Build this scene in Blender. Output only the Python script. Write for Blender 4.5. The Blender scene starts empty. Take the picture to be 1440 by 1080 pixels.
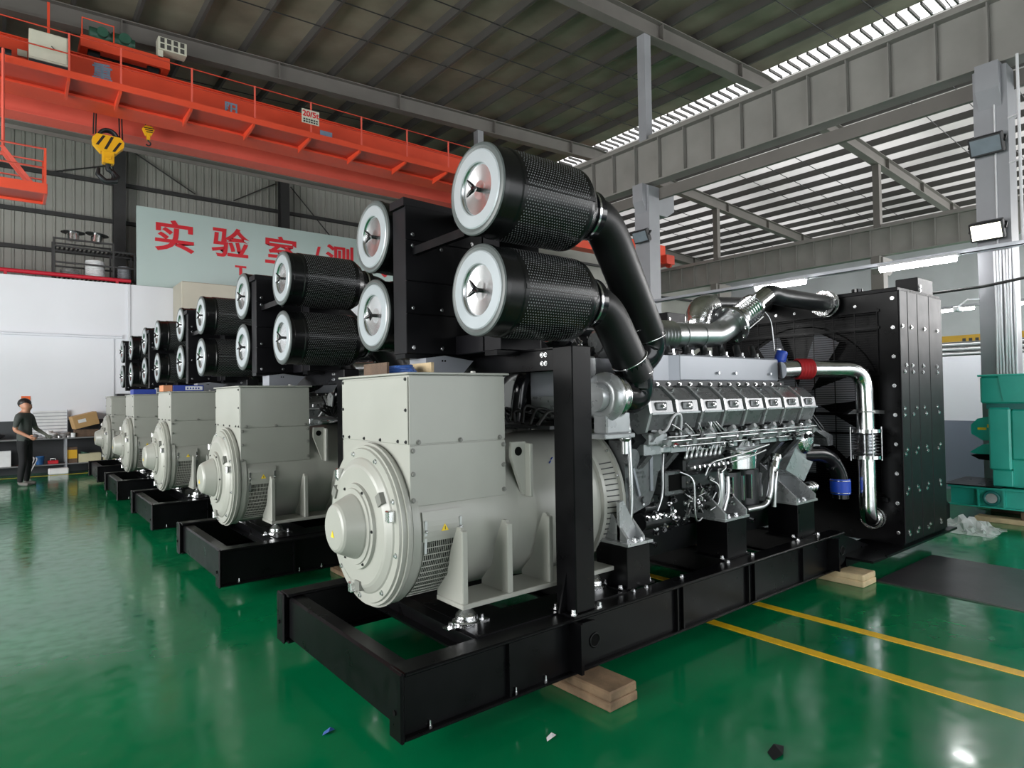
import bpy, bmesh, math, random
from mathutils import Vector, Matrix
R = math.radians
random.seed(7)
sc = bpy.context.scene
COL = sc.collection

# ------------------------------------------------------------------ camera
FPX, YAW, PIT, ROL, CAMH = 889.7, R(51.294), R(1.172), R(-.8788), 1.60
def cam_axes():
    fw = Vector((math.cos(YAW), math.sin(YAW), 0)); rt = Vector((math.sin(YAW), -math.cos(YAW), 0)); up = Vector((0, 0, 1))
    f2 = fw*math.cos(PIT) + up*math.sin(PIT); u2 = up*math.cos(PIT) - fw*math.sin(PIT)
    return rt*math.cos(ROL) + u2*math.sin(ROL), u2*math.cos(ROL) - rt*math.sin(ROL), f2
rt, up, fw = cam_axes()
cd = bpy.data.cameras.new('camera'); cam = bpy.data.objects.new('camera', cd); COL.objects.link(cam)
M = Matrix.Identity(4)
for i in range(3):
    M[i][0], M[i][1], M[i][2] = rt[i], up[i], -fw[i]
M[2][3] = CAMH
cam.matrix_world = M
cd.sensor_width = 36; cd.lens = FPX/1440*36; cd.clip_start = .05; cd.clip_end = 200
sc.camera = cam

# ------------------------------------------------------------------ world, daylight, exposure
w = bpy.data.worlds.new('sky'); sc.world = w; w.use_nodes = True
bg = w.node_tree.nodes['Background']; bg.inputs[0].default_value = (.93, .96, 1, 1); bg.inputs[1].default_value = 3.0
sc.view_settings.view_transform = 'Standard'; sc.view_settings.look = 'None'
sc.view_settings.exposure = 0.0; sc.view_settings.gamma = 1; sc.view_settings.use_curve_mapping = False
def area(name, loc, rot, sx, sy, power, col=(1, 1, 1), spread=180):
    l = bpy.data.lights.new(name, 'AREA'); l.shape = 'RECTANGLE'; l.size = sx; l.size_y = sy; l.energy = power; l.color = col; l.spread = R(spread)
    o = bpy.data.objects.new(name, l); COL.objects.link(o); o.location = loc; o.rotation_euler = rot
    return o
# daylight entering through the open doors and through added, unseen window bands (the openings are built in the walls below)
area('daylight_west_door', (-8.9, 6.5, 2.9), (0, R(-90), 0), 5.6, 13, 2000, (1, .99, .96))
area('daylight_south_door', (3.0, -8.9, 2.9), (R(90), 0, 0), 16, 5.6, 140, (1, .99, .96))
area('added_east_daylight', (32.6, -1.5, 5.4), (0, R(90), 0), 5.6, 14, 1800, (1, .97, .95))  # unseen windows, put in to brighten the second bay
area('added_bay_daylight', (22.5, -8.9, 5.0), (R(90), 0, 0), 18, 5.0, 1700, (1, .98, .96))  # extra out-of-view windows added to light up the second bay's roof

# ------------------------------------------------------------------ materials
MATS = {}
def principled(name):
    m = bpy.data.materials.new(name); m.use_nodes = True
    return m, m.node_tree.nodes, m.node_tree.links, m.node_tree.nodes['Principled BSDF']
def mat(name, col, rough=.5, metal=0, var=.08, scale=6, bump=0, coat=0, emit=0, rvar=.08, spec=.5, alpha=1, trans=0):
    m, N, L, b = principled(name)
    b.inputs['Metallic'].default_value = metal
    b.inputs['Specular IOR Level'].default_value = spec
    if coat:
        b.inputs['Coat Weight'].default_value = coat; b.inputs['Coat Roughness'].default_value = .08
    if emit:
        b.inputs['Emission Color'].default_value = (*col, 1); b.inputs['Emission Strength'].default_value = emit
    if alpha < 1: b.inputs['Alpha'].default_value = alpha
    if trans: b.inputs['Transmission Weight'].default_value = trans
    tc = N.new('ShaderNodeTexCoord'); nz = N.new('ShaderNodeTexNoise'); nz.inputs['Scale'].default_value = scale; nz.inputs['Detail'].default_value = 5
    L.new(tc.outputs['Object'], nz.inputs['Vector'])
    mr = N.new('ShaderNodeMapRange'); mr.inputs['From Min'].default_value = .25; mr.inputs['From Max'].default_value = .75
    mr.inputs['To Min'].default_value = 1-var; mr.inputs['To Max'].default_value = 1+var
    L.new(nz.outputs['Fac'], mr.inputs['Value'])
    mx = N.new('ShaderNodeMix'); mx.data_type = 'RGBA'; mx.blend_type = 'MULTIPLY'; mx.inputs['Factor'].default_value = 1
    mx.inputs['A'].default_value = (*col, 1)
    L.new(mr.outputs['Result'], mx.inputs['B']); L.new(mx.outputs['Result'], b.inputs['Base Color'])
    m2 = N.new('ShaderNodeMapRange'); m2.inputs['To Min'].default_value = max(.02, rough-rvar); m2.inputs['To Max'].default_value = min(1, rough+rvar)
    L.new(nz.outputs['Fac'], m2.inputs['Value']); L.new(m2.outputs['Result'], b.inputs['Roughness'])
    if bump:
        n2 = N.new('ShaderNodeTexNoise'); n2.inputs['Scale'].default_value = scale*8; L.new(tc.outputs['Object'], n2.inputs['Vector'])
        bp = N.new('ShaderNodeBump'); bp.inputs['Strength'].default_value = bump; bp.inputs['Distance'].default_value = .01
        L.new(n2.outputs['Fac'], bp.inputs['Height']); L.new(bp.outputs['Normal'], b.inputs['Normal'])
    MATS[name] = m
    return m
def srgb(r, g, b):
    f = lambda c: (c/255/12.92 if c/255 <= .04045 else ((c/255+.055)/1.055)**2.4)
    return (f(r), f(g), f(b))
mat('grey_paint', srgb(160, 161, 154), .36, var=.05, scale=3, coat=.15)
mat('grey_paint_dark', srgb(120, 121, 116), .4, var=.06)
mat('black_paint', (.0035, .0035, .0042), .3, var=.3, scale=8, spec=.16)
mat('black_sheet', (.006, .0058, .0075), .42, var=.2, spec=.16)
mat('black_rubber', (.007, .007, .008), .42, var=.15, spec=.4)
mat('black_gloss', (.006, .006, .008), .16, var=.1)
mat('dark_void', (.004, .004, .004), .9, var=.1, spec=.1)
mat('chrome', (.78, .79, .80), .16, 1, var=.1, scale=14, rvar=.1)
mat('foil', (.8, .81, .82), .2, 1, var=.1, scale=4, bump=.5)
mat('steel', (.55, .56, .57), .3, 1, var=.12, scale=10)
mat('bolt_metal', (.75, .76, .77), .25, 1, var=.1)
mat('engine_grey', srgb(112, 114, 116), .28, .45, var=.16, scale=12, coat=.2)
mat('engine_dark', srgb(40, 42, 44), .36, .35, var=.25, scale=14, coat=.15)
mat('engine_light', srgb(180, 183, 185), .28, .5, var=.1, scale=9)
mat('manifold_silver', srgb(150, 154, 162), .34, .2, var=.05, scale=4)
mat('end_plate_white', srgb(168, 175, 180), .3, .25, var=.05, scale=3)
mat('end_plate_metal', (.82, .83, .84), .24, 1, var=.08, scale=5)
mat('rubber_ring', srgb(78, 84, 84), .4, var=.1)
mat('red_hose', srgb(178, 36, 44), .4, var=.15)
mat('blue_hose', srgb(28, 74, 190), .4, var=.1)
mat('red_part', srgb(190, 24, 40), .4)
mat('yellow_paint', srgb(236, 190, 30), .45, var=.12, scale=20)
mat('yellow_sign', srgb(238, 205, 40), .5)
mat('crane_red', srgb(222, 74, 44), .5, var=.14, scale=1.2)
mat('crane_red_dark', srgb(190, 62, 42), .55, var=.14, scale=1.5)
mat('crane_pink', srgb(226, 96, 80), .5, var=.1, scale=1.2)
mat('hook_yellow', srgb(236, 178, 20), .42, var=.06)
mat('black_stripe', (.012, .012, .012), .5)
mat('hook_dark', srgb(46, 50, 52), .45, .5)
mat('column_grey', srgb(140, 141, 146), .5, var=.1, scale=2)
mat('beam_grey', srgb(130, 128, 124), .55, var=.14, scale=1.5)
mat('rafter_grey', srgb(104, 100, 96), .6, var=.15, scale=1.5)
mat('purlin_grey', srgb(70, 68, 66), .6, var=.15, scale=1)
mat('cable_black', (.01, .01, .01), .6)
mat('white_wall', srgb(226, 229, 236), .55, var=.03, scale=.8)
mat('partition_white', srgb(232, 235, 242), .5, var=.04, scale=.6)
mat('dado_grey', srgb(112, 120, 136), .45, var=.06, scale=1)
mat('dado_dark', srgb(66, 70, 74), .6, var=.1)
mat('siding', srgb(160, 160, 154), .5, .1, var=.2, scale=.55)
mat('siding_lit', srgb(205, 205, 212), .5, .05, var=.12, scale=.6)  # siding copy with window light painted in as a paler tone
mat('girt', srgb(56, 56, 57), .6, var=.15)
mat('sign_board', srgb(178, 196, 194), .45, var=.03, scale=1)
mat('sign_red', srgb(206, 30, 44), .5, var=.05)
mat('mark_blue', srgb(128, 152, 176), .5, var=.2, scale=9)
mat('pipe_red', srgb(196, 40, 58), .4, var=.08)
mat('beige', srgb(188, 184, 170), .6, var=.08, scale=1.5)
mat('wood', srgb(132, 108, 84), .78, var=.5, scale=7, bump=.4)
mat('wood_dark', srgb(92, 74, 60), .8, var=.4, scale=9, bump=.4)
mat('wood_pale', srgb(206, 184, 146), .7, var=.2, scale=12, bump=.2)
mat('cardboard', srgb(188, 152, 104), .7, var=.08, scale=4)
mat('carton_orange', srgb(198, 134, 98), .7, var=.08)
mat('carton_blue', srgb(38, 62, 150), .5, var=.08)
mat('carton_white', srgb(224, 226, 230), .5, var=.05)
mat('teal_paint', srgb(44, 180, 162), .36, var=.12, scale=3, coat=.2)
mat('teal_dark', srgb(28, 116, 112), .42, var=.12, scale=3)
mat('mat_black', srgb(44, 42, 46), .38, var=.2, scale=3)
mat('lamp_white', (1, 1, 1), .5, emit=65, var=0)
mat('lamp_body', srgb(190, 192, 196), .4)
mat('flood_glass', srgb(120, 130, 138), .1, var=.1)
mat('flood_lit', (1, .97, .8), .5, emit=3.5, var=0)
mat('flood_body', (.02, .02, .022), .4)
mat('conduit_white', srgb(214, 214, 218), .4)
mat('tray_grey', srgb(160, 163, 170), .45, .3)
mat('bench_dark', srgb(40, 42, 46), .5)
mat('bench_top', srgb(120, 122, 124), .5)
mat('paper_white', srgb(226, 228, 230), .7)
mat('grey_bits', srgb(130, 130, 130), .6, var=.4, scale=30)
mat('orange_sign', srgb(236, 108, 50), .5)
mat('crate_cream', srgb(196, 190, 160), .6)
mat('yellow_tin', srgb(214, 166, 40), .5)
mat('blue_plastic', srgb(44, 104, 170), .4)
mat('skin', srgb(196, 142, 116), .5, var=.04)
mat('shirt', srgb(70, 76, 74), .85, var=.1, scale=30)
mat('trousers', srgb(26, 27, 30), .85, var=.1, scale=30)
mat('shoe', srgb(110, 108, 104), .6)
mat('hair', (.012, .011, .011), .5)
mat('green_motor', srgb(48, 88, 72), .45, var=.15)
mat('cabinet_white', srgb(206, 204, 188), .55, var=.05)
mat('glove', srgb(96, 100, 92), .8)
mat('blue_film', srgb(70, 110, 190), .25, var=.4, scale=30)

def perforated():
    m, N, L, b = principled('perforated_black')
    b.inputs['Specular IOR Level'].default_value = .4
    tc = N.new('ShaderNodeTexCoord'); sp = N.new('ShaderNodeSeparateXYZ'); L.new(tc.outputs['Object'], sp.inputs[0])
    def mth(op, a, bb=None):
        n = N.new('ShaderNodeMath'); n.operation = op
        for i, q in enumerate((a, bb)):
            if q is None: continue
            if isinstance(q, (int, float)): n.inputs[i].default_value = q
            else: L.new(q, n.inputs[i])
        return n.outputs[0]
    P = .0155
    v = mth('MULTIPLY', mth('ARCTAN2', sp.outputs[2], sp.outputs[1]), .24/P)
    rowf = mth('FLOOR', v)
    u = mth('ADD', mth('DIVIDE', sp.outputs[0], P*1.15), mth('MULTIPLY', rowf, .5))
    du = mth('SUBTRACT', mth('FRACT', u), .5); dv = mth('SUBTRACT', mth('FRACT', v), .5)
    d = mth('SQRT', mth('ADD', mth('MULTIPLY', du, du), mth('MULTIPLY', dv, dv)))
    inx = mth('MULTIPLY', mth('GREATER_THAN', sp.outputs[0], .15), mth('LESS_THAN', sp.outputs[0], .60))
    dot = mth('MULTIPLY', mth('LESS_THAN', d, .23), inx)
    mx = N.new('ShaderNodeMix'); mx.data_type = 'RGBA'; mx.inputs['A'].default_value = (.005, .0055, .006, 1); mx.inputs['B'].default_value = (.15, .155, .16, 1)
    L.new(dot, mx.inputs['Factor']); L.new(mx.outputs['Result'], b.inputs['Base Color'])
    r = mth('ADD', mth('MULTIPLY', dot, .3), .24); L.new(r, b.inputs['Roughness'])
    MATS['perforated_black'] = m
perforated()

def floor_mat():
    m, N, L, b = principled('green_epoxy')
    tc = N.new('ShaderNodeTexCoord')
    n1 = N.new('ShaderNodeTexNoise'); n1.inputs['Scale'].default_value = .7; n1.inputs['Detail'].default_value = 6
    n2 = N.new('ShaderNodeTexNoise'); n2.inputs['Scale'].default_value = 9; n2.inputs['Detail'].default_value = 7
    n3 = N.new('ShaderNodeTexNoise'); n3.inputs['Scale'].default_value = 1.6; n3.inputs['Detail'].default_value = 2
    for n in (n1, n2, n3): L.new(tc.outputs['Object'], n.inputs['Vector'])
    cr = N.new('ShaderNodeValToRGB'); e = cr.color_ramp.elements
    e[0].position = .3; e[0].color = (*srgb(2, 103, 62), 1); e[1].position = .72; e[1].color = (*srgb(7, 130, 80), 1)
    L.new(n1.outputs['Fac'], cr.inputs[0])
    mx = N.new('ShaderNodeMix'); mx.data_type = 'RGBA'; mx.blend_type = 'MIX'; mx.inputs['B'].default_value = (*srgb(90, 120, 106), 1)
    ss = N.new('ShaderNodeMapRange'); ss.inputs['From Min'].default_value = .66; ss.inputs['From Max'].default_value = .8; ss.inputs['To Max'].default_value = .22
    L.new(n2.outputs['Fac'], ss.inputs['Value']); L.new(ss.outputs['Result'], mx.inputs['Factor']); L.new(cr.outputs['Color'], mx.inputs['A'])
    L.new(mx.outputs['Result'], b.inputs['Base Color'])
    rr = N.new('ShaderNodeMapRange'); rr.inputs['From Min'].default_value = .3; rr.inputs['From Max'].default_value = .75; rr.inputs['To Min'].default_value = .07; rr.inputs['To Max'].default_value = .24
    L.new(n2.outputs['Fac'], rr.inputs['Value']); L.new(rr.outputs['Result'], b.inputs['Roughness'])
    bp = N.new('ShaderNodeBump'); bp.inputs['Strength'].default_value = .22; bp.inputs['Distance'].default_value = .012
    L.new(n3.outputs['Fac'], bp.inputs['Height']); L.new(bp.outputs['Normal'], b.inputs['Normal'])
    b.inputs['IOR'].default_value = 1.5
    MATS['green_epoxy'] = m
floor_mat()
def stripes_mat():
    # insulated roof sheets: pale olive grey with soft blotches
    m, N, L, b = principled('roof_sheet')
    tc = N.new('ShaderNodeTexCoord'); n1 = N.new('ShaderNodeTexNoise'); n1.inputs['Scale'].default_value = .9; n1.inputs['Detail'].default_value = 5
    L.new(tc.outputs['Object'], n1.inputs['Vector'])
    cr = N.new('ShaderNodeValToRGB'); e = cr.color_ramp.elements
    e[0].position = .3; e[0].color = (*srgb(106, 99, 86), 1); e[1].position = .7; e[1].color = (*srgb(144, 137, 122), 1)
    L.new(n1.outputs['Fac'], cr.inputs[0]); L.new(cr.outputs['Color'], b.inputs['Base Color'])
    b.inputs['Roughness'].default_value = .6
    MATS['roof_sheet'] = m
    # second bay's roof: the same sheet, translucency added to brighten it
    m2 = m.copy(); m2.name = 'roof_sheet_translucent'; N2, L2 = m2.node_tree.nodes, m2.node_tree.links
    b2 = N2['Principled BSDF']; tr = N2.new('ShaderNodeBsdfTranslucent'); tr.inputs[0].default_value = (.95, .9, .86, 1)
    mxs = N2.new('ShaderNodeMixShader'); wv = N2.new('ShaderNodeTexNoise'); wv.inputs['Scale'].default_value = .25
    tcc = N2.new('ShaderNodeTexCoord'); L2.new(tcc.outputs['Object'], wv.inputs['Vector'])
    mrr = N2.new('ShaderNodeMapRange'); mrr.inputs['From Min'].default_value = .3; mrr.inputs['From Max'].default_value = .7; mrr.inputs['To Min'].default_value = .13; mrr.inputs['To Max'].default_value = .30
    L2.new(wv.outputs['Fac'], mrr.inputs['Value']); L2.new(mrr.outputs['Result'], mxs.inputs[0]); L2.new(b2.outputs[0], mxs.inputs[1]); L2.new(tr.outputs[0], mxs.inputs[2])
    L2.new(mxs.outputs[0], N2['Material Output'].inputs[0])
    MATS['roof_sheet_translucent'] = m2
stripes_mat()
def film_mat():
    m, N, L, b = principled('clear_film')
    b.inputs['Base Color'].default_value = (.9, .92, .92, 1); b.inputs['Roughness'].default_value = .12; b.inputs['Alpha'].default_value = .45
    MATS['clear_film'] = m
film_mat()

# ------------------------------------------------------------------ mesh helpers
class MB:
    """collects shapes, then build() links them as one mesh object"""
    def __init__(s, org=(0, 0, 0)):
        s.v = []; s.f = []; s.mi = []; s.sm = []; s.org = Vector(org); s.T = None; s.cur = 0
    def add(s, vs, fs, smooth=False):
        n = len(s.v)
        if s.T is not None: vs = [s.T @ Vector(v) for v in vs]
        s.v += [tuple(Vector(v)-s.org) for v in vs]
        for f in fs:
            s.f.append(tuple(i+n for i in f)); s.mi.append(s.cur); s.sm.append(smooth)
        return s
    def m(s, i): s.cur = i; return s
    def box(s, x0, x1, y0, y1, z0, z1, c=0):
        if c <= 0:
            v = [(x, y, z) for x in (x0, x1) for y in (y0, y1) for z in (z0, z1)]
            return s.add(v, [(0, 1, 3, 2), (4, 6, 7, 5), (0, 4, 5, 1), (2, 3, 7, 6), (0, 2, 6, 4), (1, 5, 7, 3)])
        ctr = Vector(((x0+x1)/2, (y0+y1)/2, (z0+z1)/2)); h = Vector((abs(x1-x0)/2, abs(y1-y0)/2, abs(z1-z0)/2))
        v = []; idx = {}
        for sx in (-1, 1):
            for sy in (-1, 1):
                for sz in (-1, 1):
                    for a in range(3):
                        q = [h[k]-(0 if k == a else c) for k in range(3)]
                        idx[(sx, sy, sz, a)] = len(v); v.append((ctr.x+sx*q[0], ctr.y+sy*q[1], ctr.z+sz*q[2]))
        S = (-1, 1); f = []
        for a in range(3):
            b_, c_ = (a+1) % 3, (a+2) % 3
            for sa in S:
                def k(sb, sc_):
                    t = [0, 0, 0]; t[a] = sa; t[b_] = sb; t[c_] = sc_; return idx[(*t, a)]
                f.append((k(-1, -1), k(1, -1), k(1, 1), k(-1, 1)))
            for sb in S:
                for sc_ in S:
                    def e(sa, w):
                        t = [0, 0, 0]; t[a] = sa; t[b_] = sb; t[c_] = sc_; return idx[(*t, w)]
                    f.append((e(-1, b_), e(1, b_), e(1, c_), e(-1, c_)))
        for sx in S:
            for sy in S:
                for sz in S: f.append(tuple(idx[(sx, sy, sz, a)] for a in range(3)))
        return s.add(v, f)
    def prism(s, poly, ax, a, b):
        n = len(poly)
        def p(q, t): return {'x': (t, q[0], q[1]), 'y': (q[0], t, q[1]), 'z': (q[0], q[1], t)}[ax]
        v = [p(q, a) for q in poly]+[p(q, b) for q in poly]
        f = [tuple(range(n)), tuple(range(2*n-1, n-1, -1))]+[(i, (i+1) % n, n+(i+1) % n, n+i) for i in range(n)]
        return s.add(v, f)
    def lathe(s, prof, o, d, seg=24, smooth=True, a0=0, a1=360):
        """prof: list of (t along axis, radius); sharp steps come from repeated points"""
        d = Vector(d).normalized(); u = d.orthogonal().normalized()
        if abs(d.z) < .9:
            u = Vector((0, 0, 1))-d*d.z; u.normalize()
        w_ = d.cross(u); o = Vector(o); full = abs(a1-a0) >= 360
        ns = seg if full else seg+1
        for k in range(len(prof)-1):
            (t0, r0), (t1, r1) = prof[k], prof[k+1]
            if abs(t0-t1) < 1e-9 and abs(r0-r1) < 1e-9: continue
            v = []
            for (t, r) in ((t0, r0), (t1, r1)):
                for i in range(ns):
                    an = R(a0+(a1-a0)*i/seg)
                    v.append(o+d*t+(u*math.cos(an)+w_*math.sin(an))*max(r, 1e-5))
            f = [(i, (i+1) % ns, ns+(i+1) % ns, ns+i) for i in range(ns if full else seg)]
            flat = abs(t0-t1) < 1e-9
            s.add(v, f, smooth and not flat)
        return s
    def cyl(s, p0, p1, r0, r1=None, seg=14, cap=True):
        p0, p1 = Vector(p0), Vector(p1); r1 = r0 if r1 is None else r1; L = (p1-p0).length
        pr = [(0, r0), (L, r1)]
        if cap: pr = [(0, 0)]+pr+[(L, 0)]
        return s.lathe(pr, p0, p1-p0, seg)
    def tube(s, pts, r, seg=8, cap=True):
        pts = [Vector(p) for p in pts]; n = len(pts)
        rr = r if isinstance(r, (list, tuple)) else [r]*n
        t0 = (pts[1]-pts[0]).normalized(); u = t0.orthogonal().normalized(); v = []
        for i, p in enumerate(pts):
            t = (pts[min(i+1, n-1)]-pts[max(i-1, 0)]).normalized()
            u = (u-t*u.dot(t)); u = u.normalized() if u.length > 1e-6 else t.orthogonal().normalized()
            w_ = t.cross(u)
            for k in range(seg):
                a = 2*math.pi*k/seg; v.append(p+(u*math.cos(a)+w_*math.sin(a))*rr[i])
        f = [(i*seg+k, i*seg+(k+1) % seg, (i+1)*seg+(k+1) % seg, (i+1)*seg+k) for i in range(n-1) for k in range(seg)]
        s.add(v, f, True)
        if cap:
            s.add(v[:seg], [tuple(range(seg))]); s.add(v[-seg:], [tuple(range(seg))])
        return s
    def sphere(s, c, r, seg=14, rings=8, sc_=(1, 1, 1)):
        c = Vector(c); v = []
        for i in range(rings+1):
            ph = math.pi*i/rings
            for k in range(seg):
                a = 2*math.pi*k/seg; rr = max(math.sin(ph), 1e-4)
                v.append(c+Vector((r*rr*math.cos(a)*sc_[0], r*rr*math.sin(a)*sc_[1], r*math.cos(ph)*sc_[2])))
        f = [(i*seg+k, i*seg+(k+1) % seg, (i+1)*seg+(k+1) % seg, (i+1)*seg+k) for i in range(rings) for k in range(seg)]
        return s.add(v, f, True)
    def torus(s, c, d, Rr, r, seg=24, ms=8):
        d = Vector(d).normalized(); u = d.orthogonal().normalized(); w_ = d.cross(u); c = Vector(c); v = []
        for i in range(seg):
            a = 2*math.pi*i/seg; e = u*math.cos(a)+w_*math.sin(a)
            for k in range(ms):
                b = 2*math.pi*k/ms; v.append(c+e*(Rr+r*math.cos(b))+d*(r*math.sin(b)))
        f = [(i*ms+k, ((i+1) % seg)*ms+k, ((i+1) % seg)*ms+(k+1) % ms, i*ms+(k+1) % ms) for i in range(seg) for k in range(ms)]
        return s.add(v, f, True)
    def bolt(s, p, d, r=.012, h=.01):
        d = Vector(d).normalized(); p = Vector(p)
        s.lathe([(0, r*1.5), (h*.3, r*1.5), (h*.3, 0)], p, d, 8, False)
        return s.lathe([(0, r), (h, r*.95), (h, 0)], p, d, 6, False)
    def bar(s, p0, p1, wd, ht=None):
        """square bar between two points"""
        p0, p1 = Vector(p0), Vector(p1); d = (p1-p0).normalized(); ht = wd if ht is None else ht
        upv = Vector((0, 0, 1)) if abs(d.z) < .95 else Vector((0, 1, 0))
        sd = d.cross(upv).normalized()*wd/2; u = sd.cross(d).normalized()*ht/2
        v = [p+a*sd+b*u for p in (p0, p1) for a in (-1, 1) for b in (-1, 1)]
        return s.add(v, [(0, 1, 3, 2), (4, 6, 7, 5), (0, 4, 5, 1), (2, 3, 7, 6), (0, 2, 6, 4), (1, 5, 7, 3)])
    def mesh(s, name, mats):
        me = bpy.data.meshes.new(name); me.from_pydata(s.v, [], s.f)
        for q in ([mats] if isinstance(mats, str) else mats): me.materials.append(MATS[q])
        me.polygons.foreach_set('material_index', s.mi); me.polygons.foreach_set('use_smooth', s.sm)
        bm = bmesh.new(); bm.from_mesh(me); bmesh.ops.remove_doubles(bm, verts=bm.verts, dist=1e-6) if False else None
        bmesh.ops.recalc_face_normals(bm, faces=bm.faces); bm.to_mesh(me); bm.free()
        me.update(); return me
    def build(s, name, mats, parent=None, loc=None):
        o = bpy.data.objects.new(name, s.mesh(name, mats)); COL.objects.link(o)
        if parent is not None: o.parent = parent
        o.location = loc if loc is not None else ((0, 0, 0) if parent is not None else s.org)
        return o
def empty(name, loc=(0, 0, 0), rz=0):
    o = bpy.data.objects.new(name, None); COL.objects.link(o); o.location = loc; o.rotation_euler = (0, 0, rz); o.empty_display_size = .2
    return o
def tag(o, label, cat, group=None):
    o['label'] = label; o['category'] = cat
    if group: o['group'] = group
    return o
def struct(o):
    o['kind'] = 'structure'; return o
def copy_tree(o, parent=None):
    c = o.copy(); COL.objects.link(c); c.parent = parent
    for k in list(o.children): copy_tree(k, c)
    return c
def lerp(a, b, t): return a+(b-a)*t
def arc(p0, p1, p2, n=8):
    """rounded corner through p1 (quadratic)"""
    p0, p1, p2 = Vector(p0), Vector(p1), Vector(p2)
    return [(1-t)**2*p0+2*t*(1-t)*p1+t*t*p2 for t in [i/n for i in range(n+1)]]
def route(pts, rad=.08, n=6):
    pts = [Vector(p) for p in pts]; out = [pts[0]]
    for i in range(1, len(pts)-1):
        a, b, c = pts[i-1], pts[i], pts[i+1]
        ra = min(rad, (a-b).length*.49); rb = min(rad, (c-b).length*.49)
        out += arc(b+(a-b).normalized()*ra, b, b+(c-b).normalized()*rb, n)
    out.append(pts[-1]); return out
def text_mesh(body, size, extrude, bold, name, m):
    cu = bpy.data.curves.new(name, 'FONT'); cu.body = body; cu.size = size; cu.extrude = extrude; cu.offset = bold; cu.align_x = 'CENTER'; cu.align_y = 'CENTER'
    cu.resolution_u = 3
    o = bpy.data.objects.new(name, cu); COL.objects.link(o); bpy.context.view_layer.update()
    me = bpy.data.meshes.new_from_object(o.evaluated_get(bpy.context.evaluated_depsgraph_get())); bpy.data.objects.remove(o)
    me.materials.clear(); me.materials.append(MATS[m]); me.name = name
    return me

# ------------------------------------------------------------------ the building
RIDGE = 15.35
def zr(x): return 9.42-.045*(RIDGE-x) if x < RIDGE else 9.42-.058*(x-RIDGE)
YCOL = (-3.46, 2.54, 8.54, 14.54, 20.54)
XR, XR2, XR0 = 10.565, 22.3, -7.9
floor = struct(MB().box(-9, 33, -9, 21, -.15, 0).build('floor', 'green_epoxy'))
for x0, y0, y1 in ((3.83, -5, 5.2), (4.42, -5, 5.0)):
    MB().box(x0, x0+.085, y0, y1, .0005, .003).build('marking_line', 'yellow_paint', floor)
MB().box(-6, 2.2, 17.52, 17.57, .0005, .003).build('marking_line', 'yellow_sign', floor)

# north wall: steel siding in vertical sheets, girts and posts
wn = struct(MB().box(-9, 33, 20.96, 21.1, 0, 10.2).build('wall_north', 'siding'))
sheet = MB()
sheet.prism([(0, 0), (.012, -.035), (.05, -.035), (.062, -.008), (.2, -.008), (.212, -.001), (.218, 0)], 'z', 0, 9.6)
sm = sheet.mesh('siding_sheet', 'siding')
for i in range(62):
    o = bpy.data.objects.new('siding_panel', sm); COL.objects.link(o); o.parent = wn; o.location = (-1.4+i*.218, 20.96, .02)
for z in (5.73, 6.72, 7.80, 8.95):
    MB().box(-9, 33, 20.80, 20.92, z-.05, z+.05).build('girt', 'girt', wn)
for (a, b) in (((2.9, 8.8), (4.5, 7.9)), ((6.9, 8.7), (5.6, 7.9)), ((1.0, 7.85), (2.3, 8.3)), ((7.4, 8.7), (9.0, 7.0))):
    MB().tube([(a[0], 20.85, a[1]), (b[0], 20.85, b[1])], .018, 6).build('brace_rod', 'girt', wn)
for x in (-6.7, -2.1, 2.5, 7.1, 11.7, 16.3):
    c = MB((x, 20.66, 0)); c.box(x-.14, x+.14, 20.5, 20.53, 0, 9.6).box(x-.14, x+.14, 20.77, 20.8, 0, 9.6).box(x-.012, x+.012, 20.53, 20.77, 0, 9.6)
    struct(c.build('wall_column', 'girt'))
# west, south and east walls with door openings, plus window openings added to light the second bay
ww = MB(); ww.box(-9.2, -9, -9, 0, 0, 10).box(-9.2, -9, 13, 21, 0, 10).box(-9.2, -9, 0, 13, 5.75, 10); struct(ww.build('wall_west', 'siding'))
ws = MB(); ws.box(-9, -5, -9.2, -9, 0, 10.2).box(11, 13.4, -9.2, -9, 0, 10.2).box(31.6, 33, -9.2, -9, 0, 10.2).box(13.4, 31.6, -9.2, -9, 0, 2.4).box(13.4, 31.6, -9.2, -9, 7.6, 10.2).box(-5, 11, -9.2, -9, 5.75, 10.2); struct(ws.build('wall_south', 'siding'))
we = MB(); we.box(33, 33.2, -9, 21, 0, 2.4).box(33, 33.2, -9, 21, 8.2, 9.6).box(33, 33.2, 6.2, 21, 2.4, 8.2); struct(we.build('wall_east', 'siding_lit'))

# roof: two slopes, purlins, tie rods, ridge light
def slope_sheet(x0, x1):
    m = MB(); z0, z1 = zr(x0)+.62, zr(x1)+.62
    if x0 < 15: m.prism([(x0, z0), (x1, z1), (x1, z1+.05), (x0, z0+.05)], 'y', -9.2, 21.1)
    else: m.add([(x0, -9.2, z0), (x1, -9.2, z1), (x1, 21.1, z1), (x0, 21.1, z0)], [(0, 1, 2, 3)])   # single skin so the added translucency lets sky light through
    return m
SK0, SK1 = 15.5, 16.15
ceil = struct(slope_sheet(-9.2, SK0).build('ceiling', 'roof_sheet'))
o = slope_sheet(SK1, 33.2).build('ceiling_slope', 'roof_sheet_translucent'); struct(o)
pm = MB().box(-.03, .03, -9, 20.95, 0, .2).mesh('purlin', 'purlin_grey')
x = -8.3
while x < 32.8:
    if not (SK0-.05 < x < SK1+.05):
        o = bpy.data.objects.new('purlin', pm); COL.objects.link(o); o.parent = ceil; o.location = (x, 0, zr(x)+.41)
    x += 1.035
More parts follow.
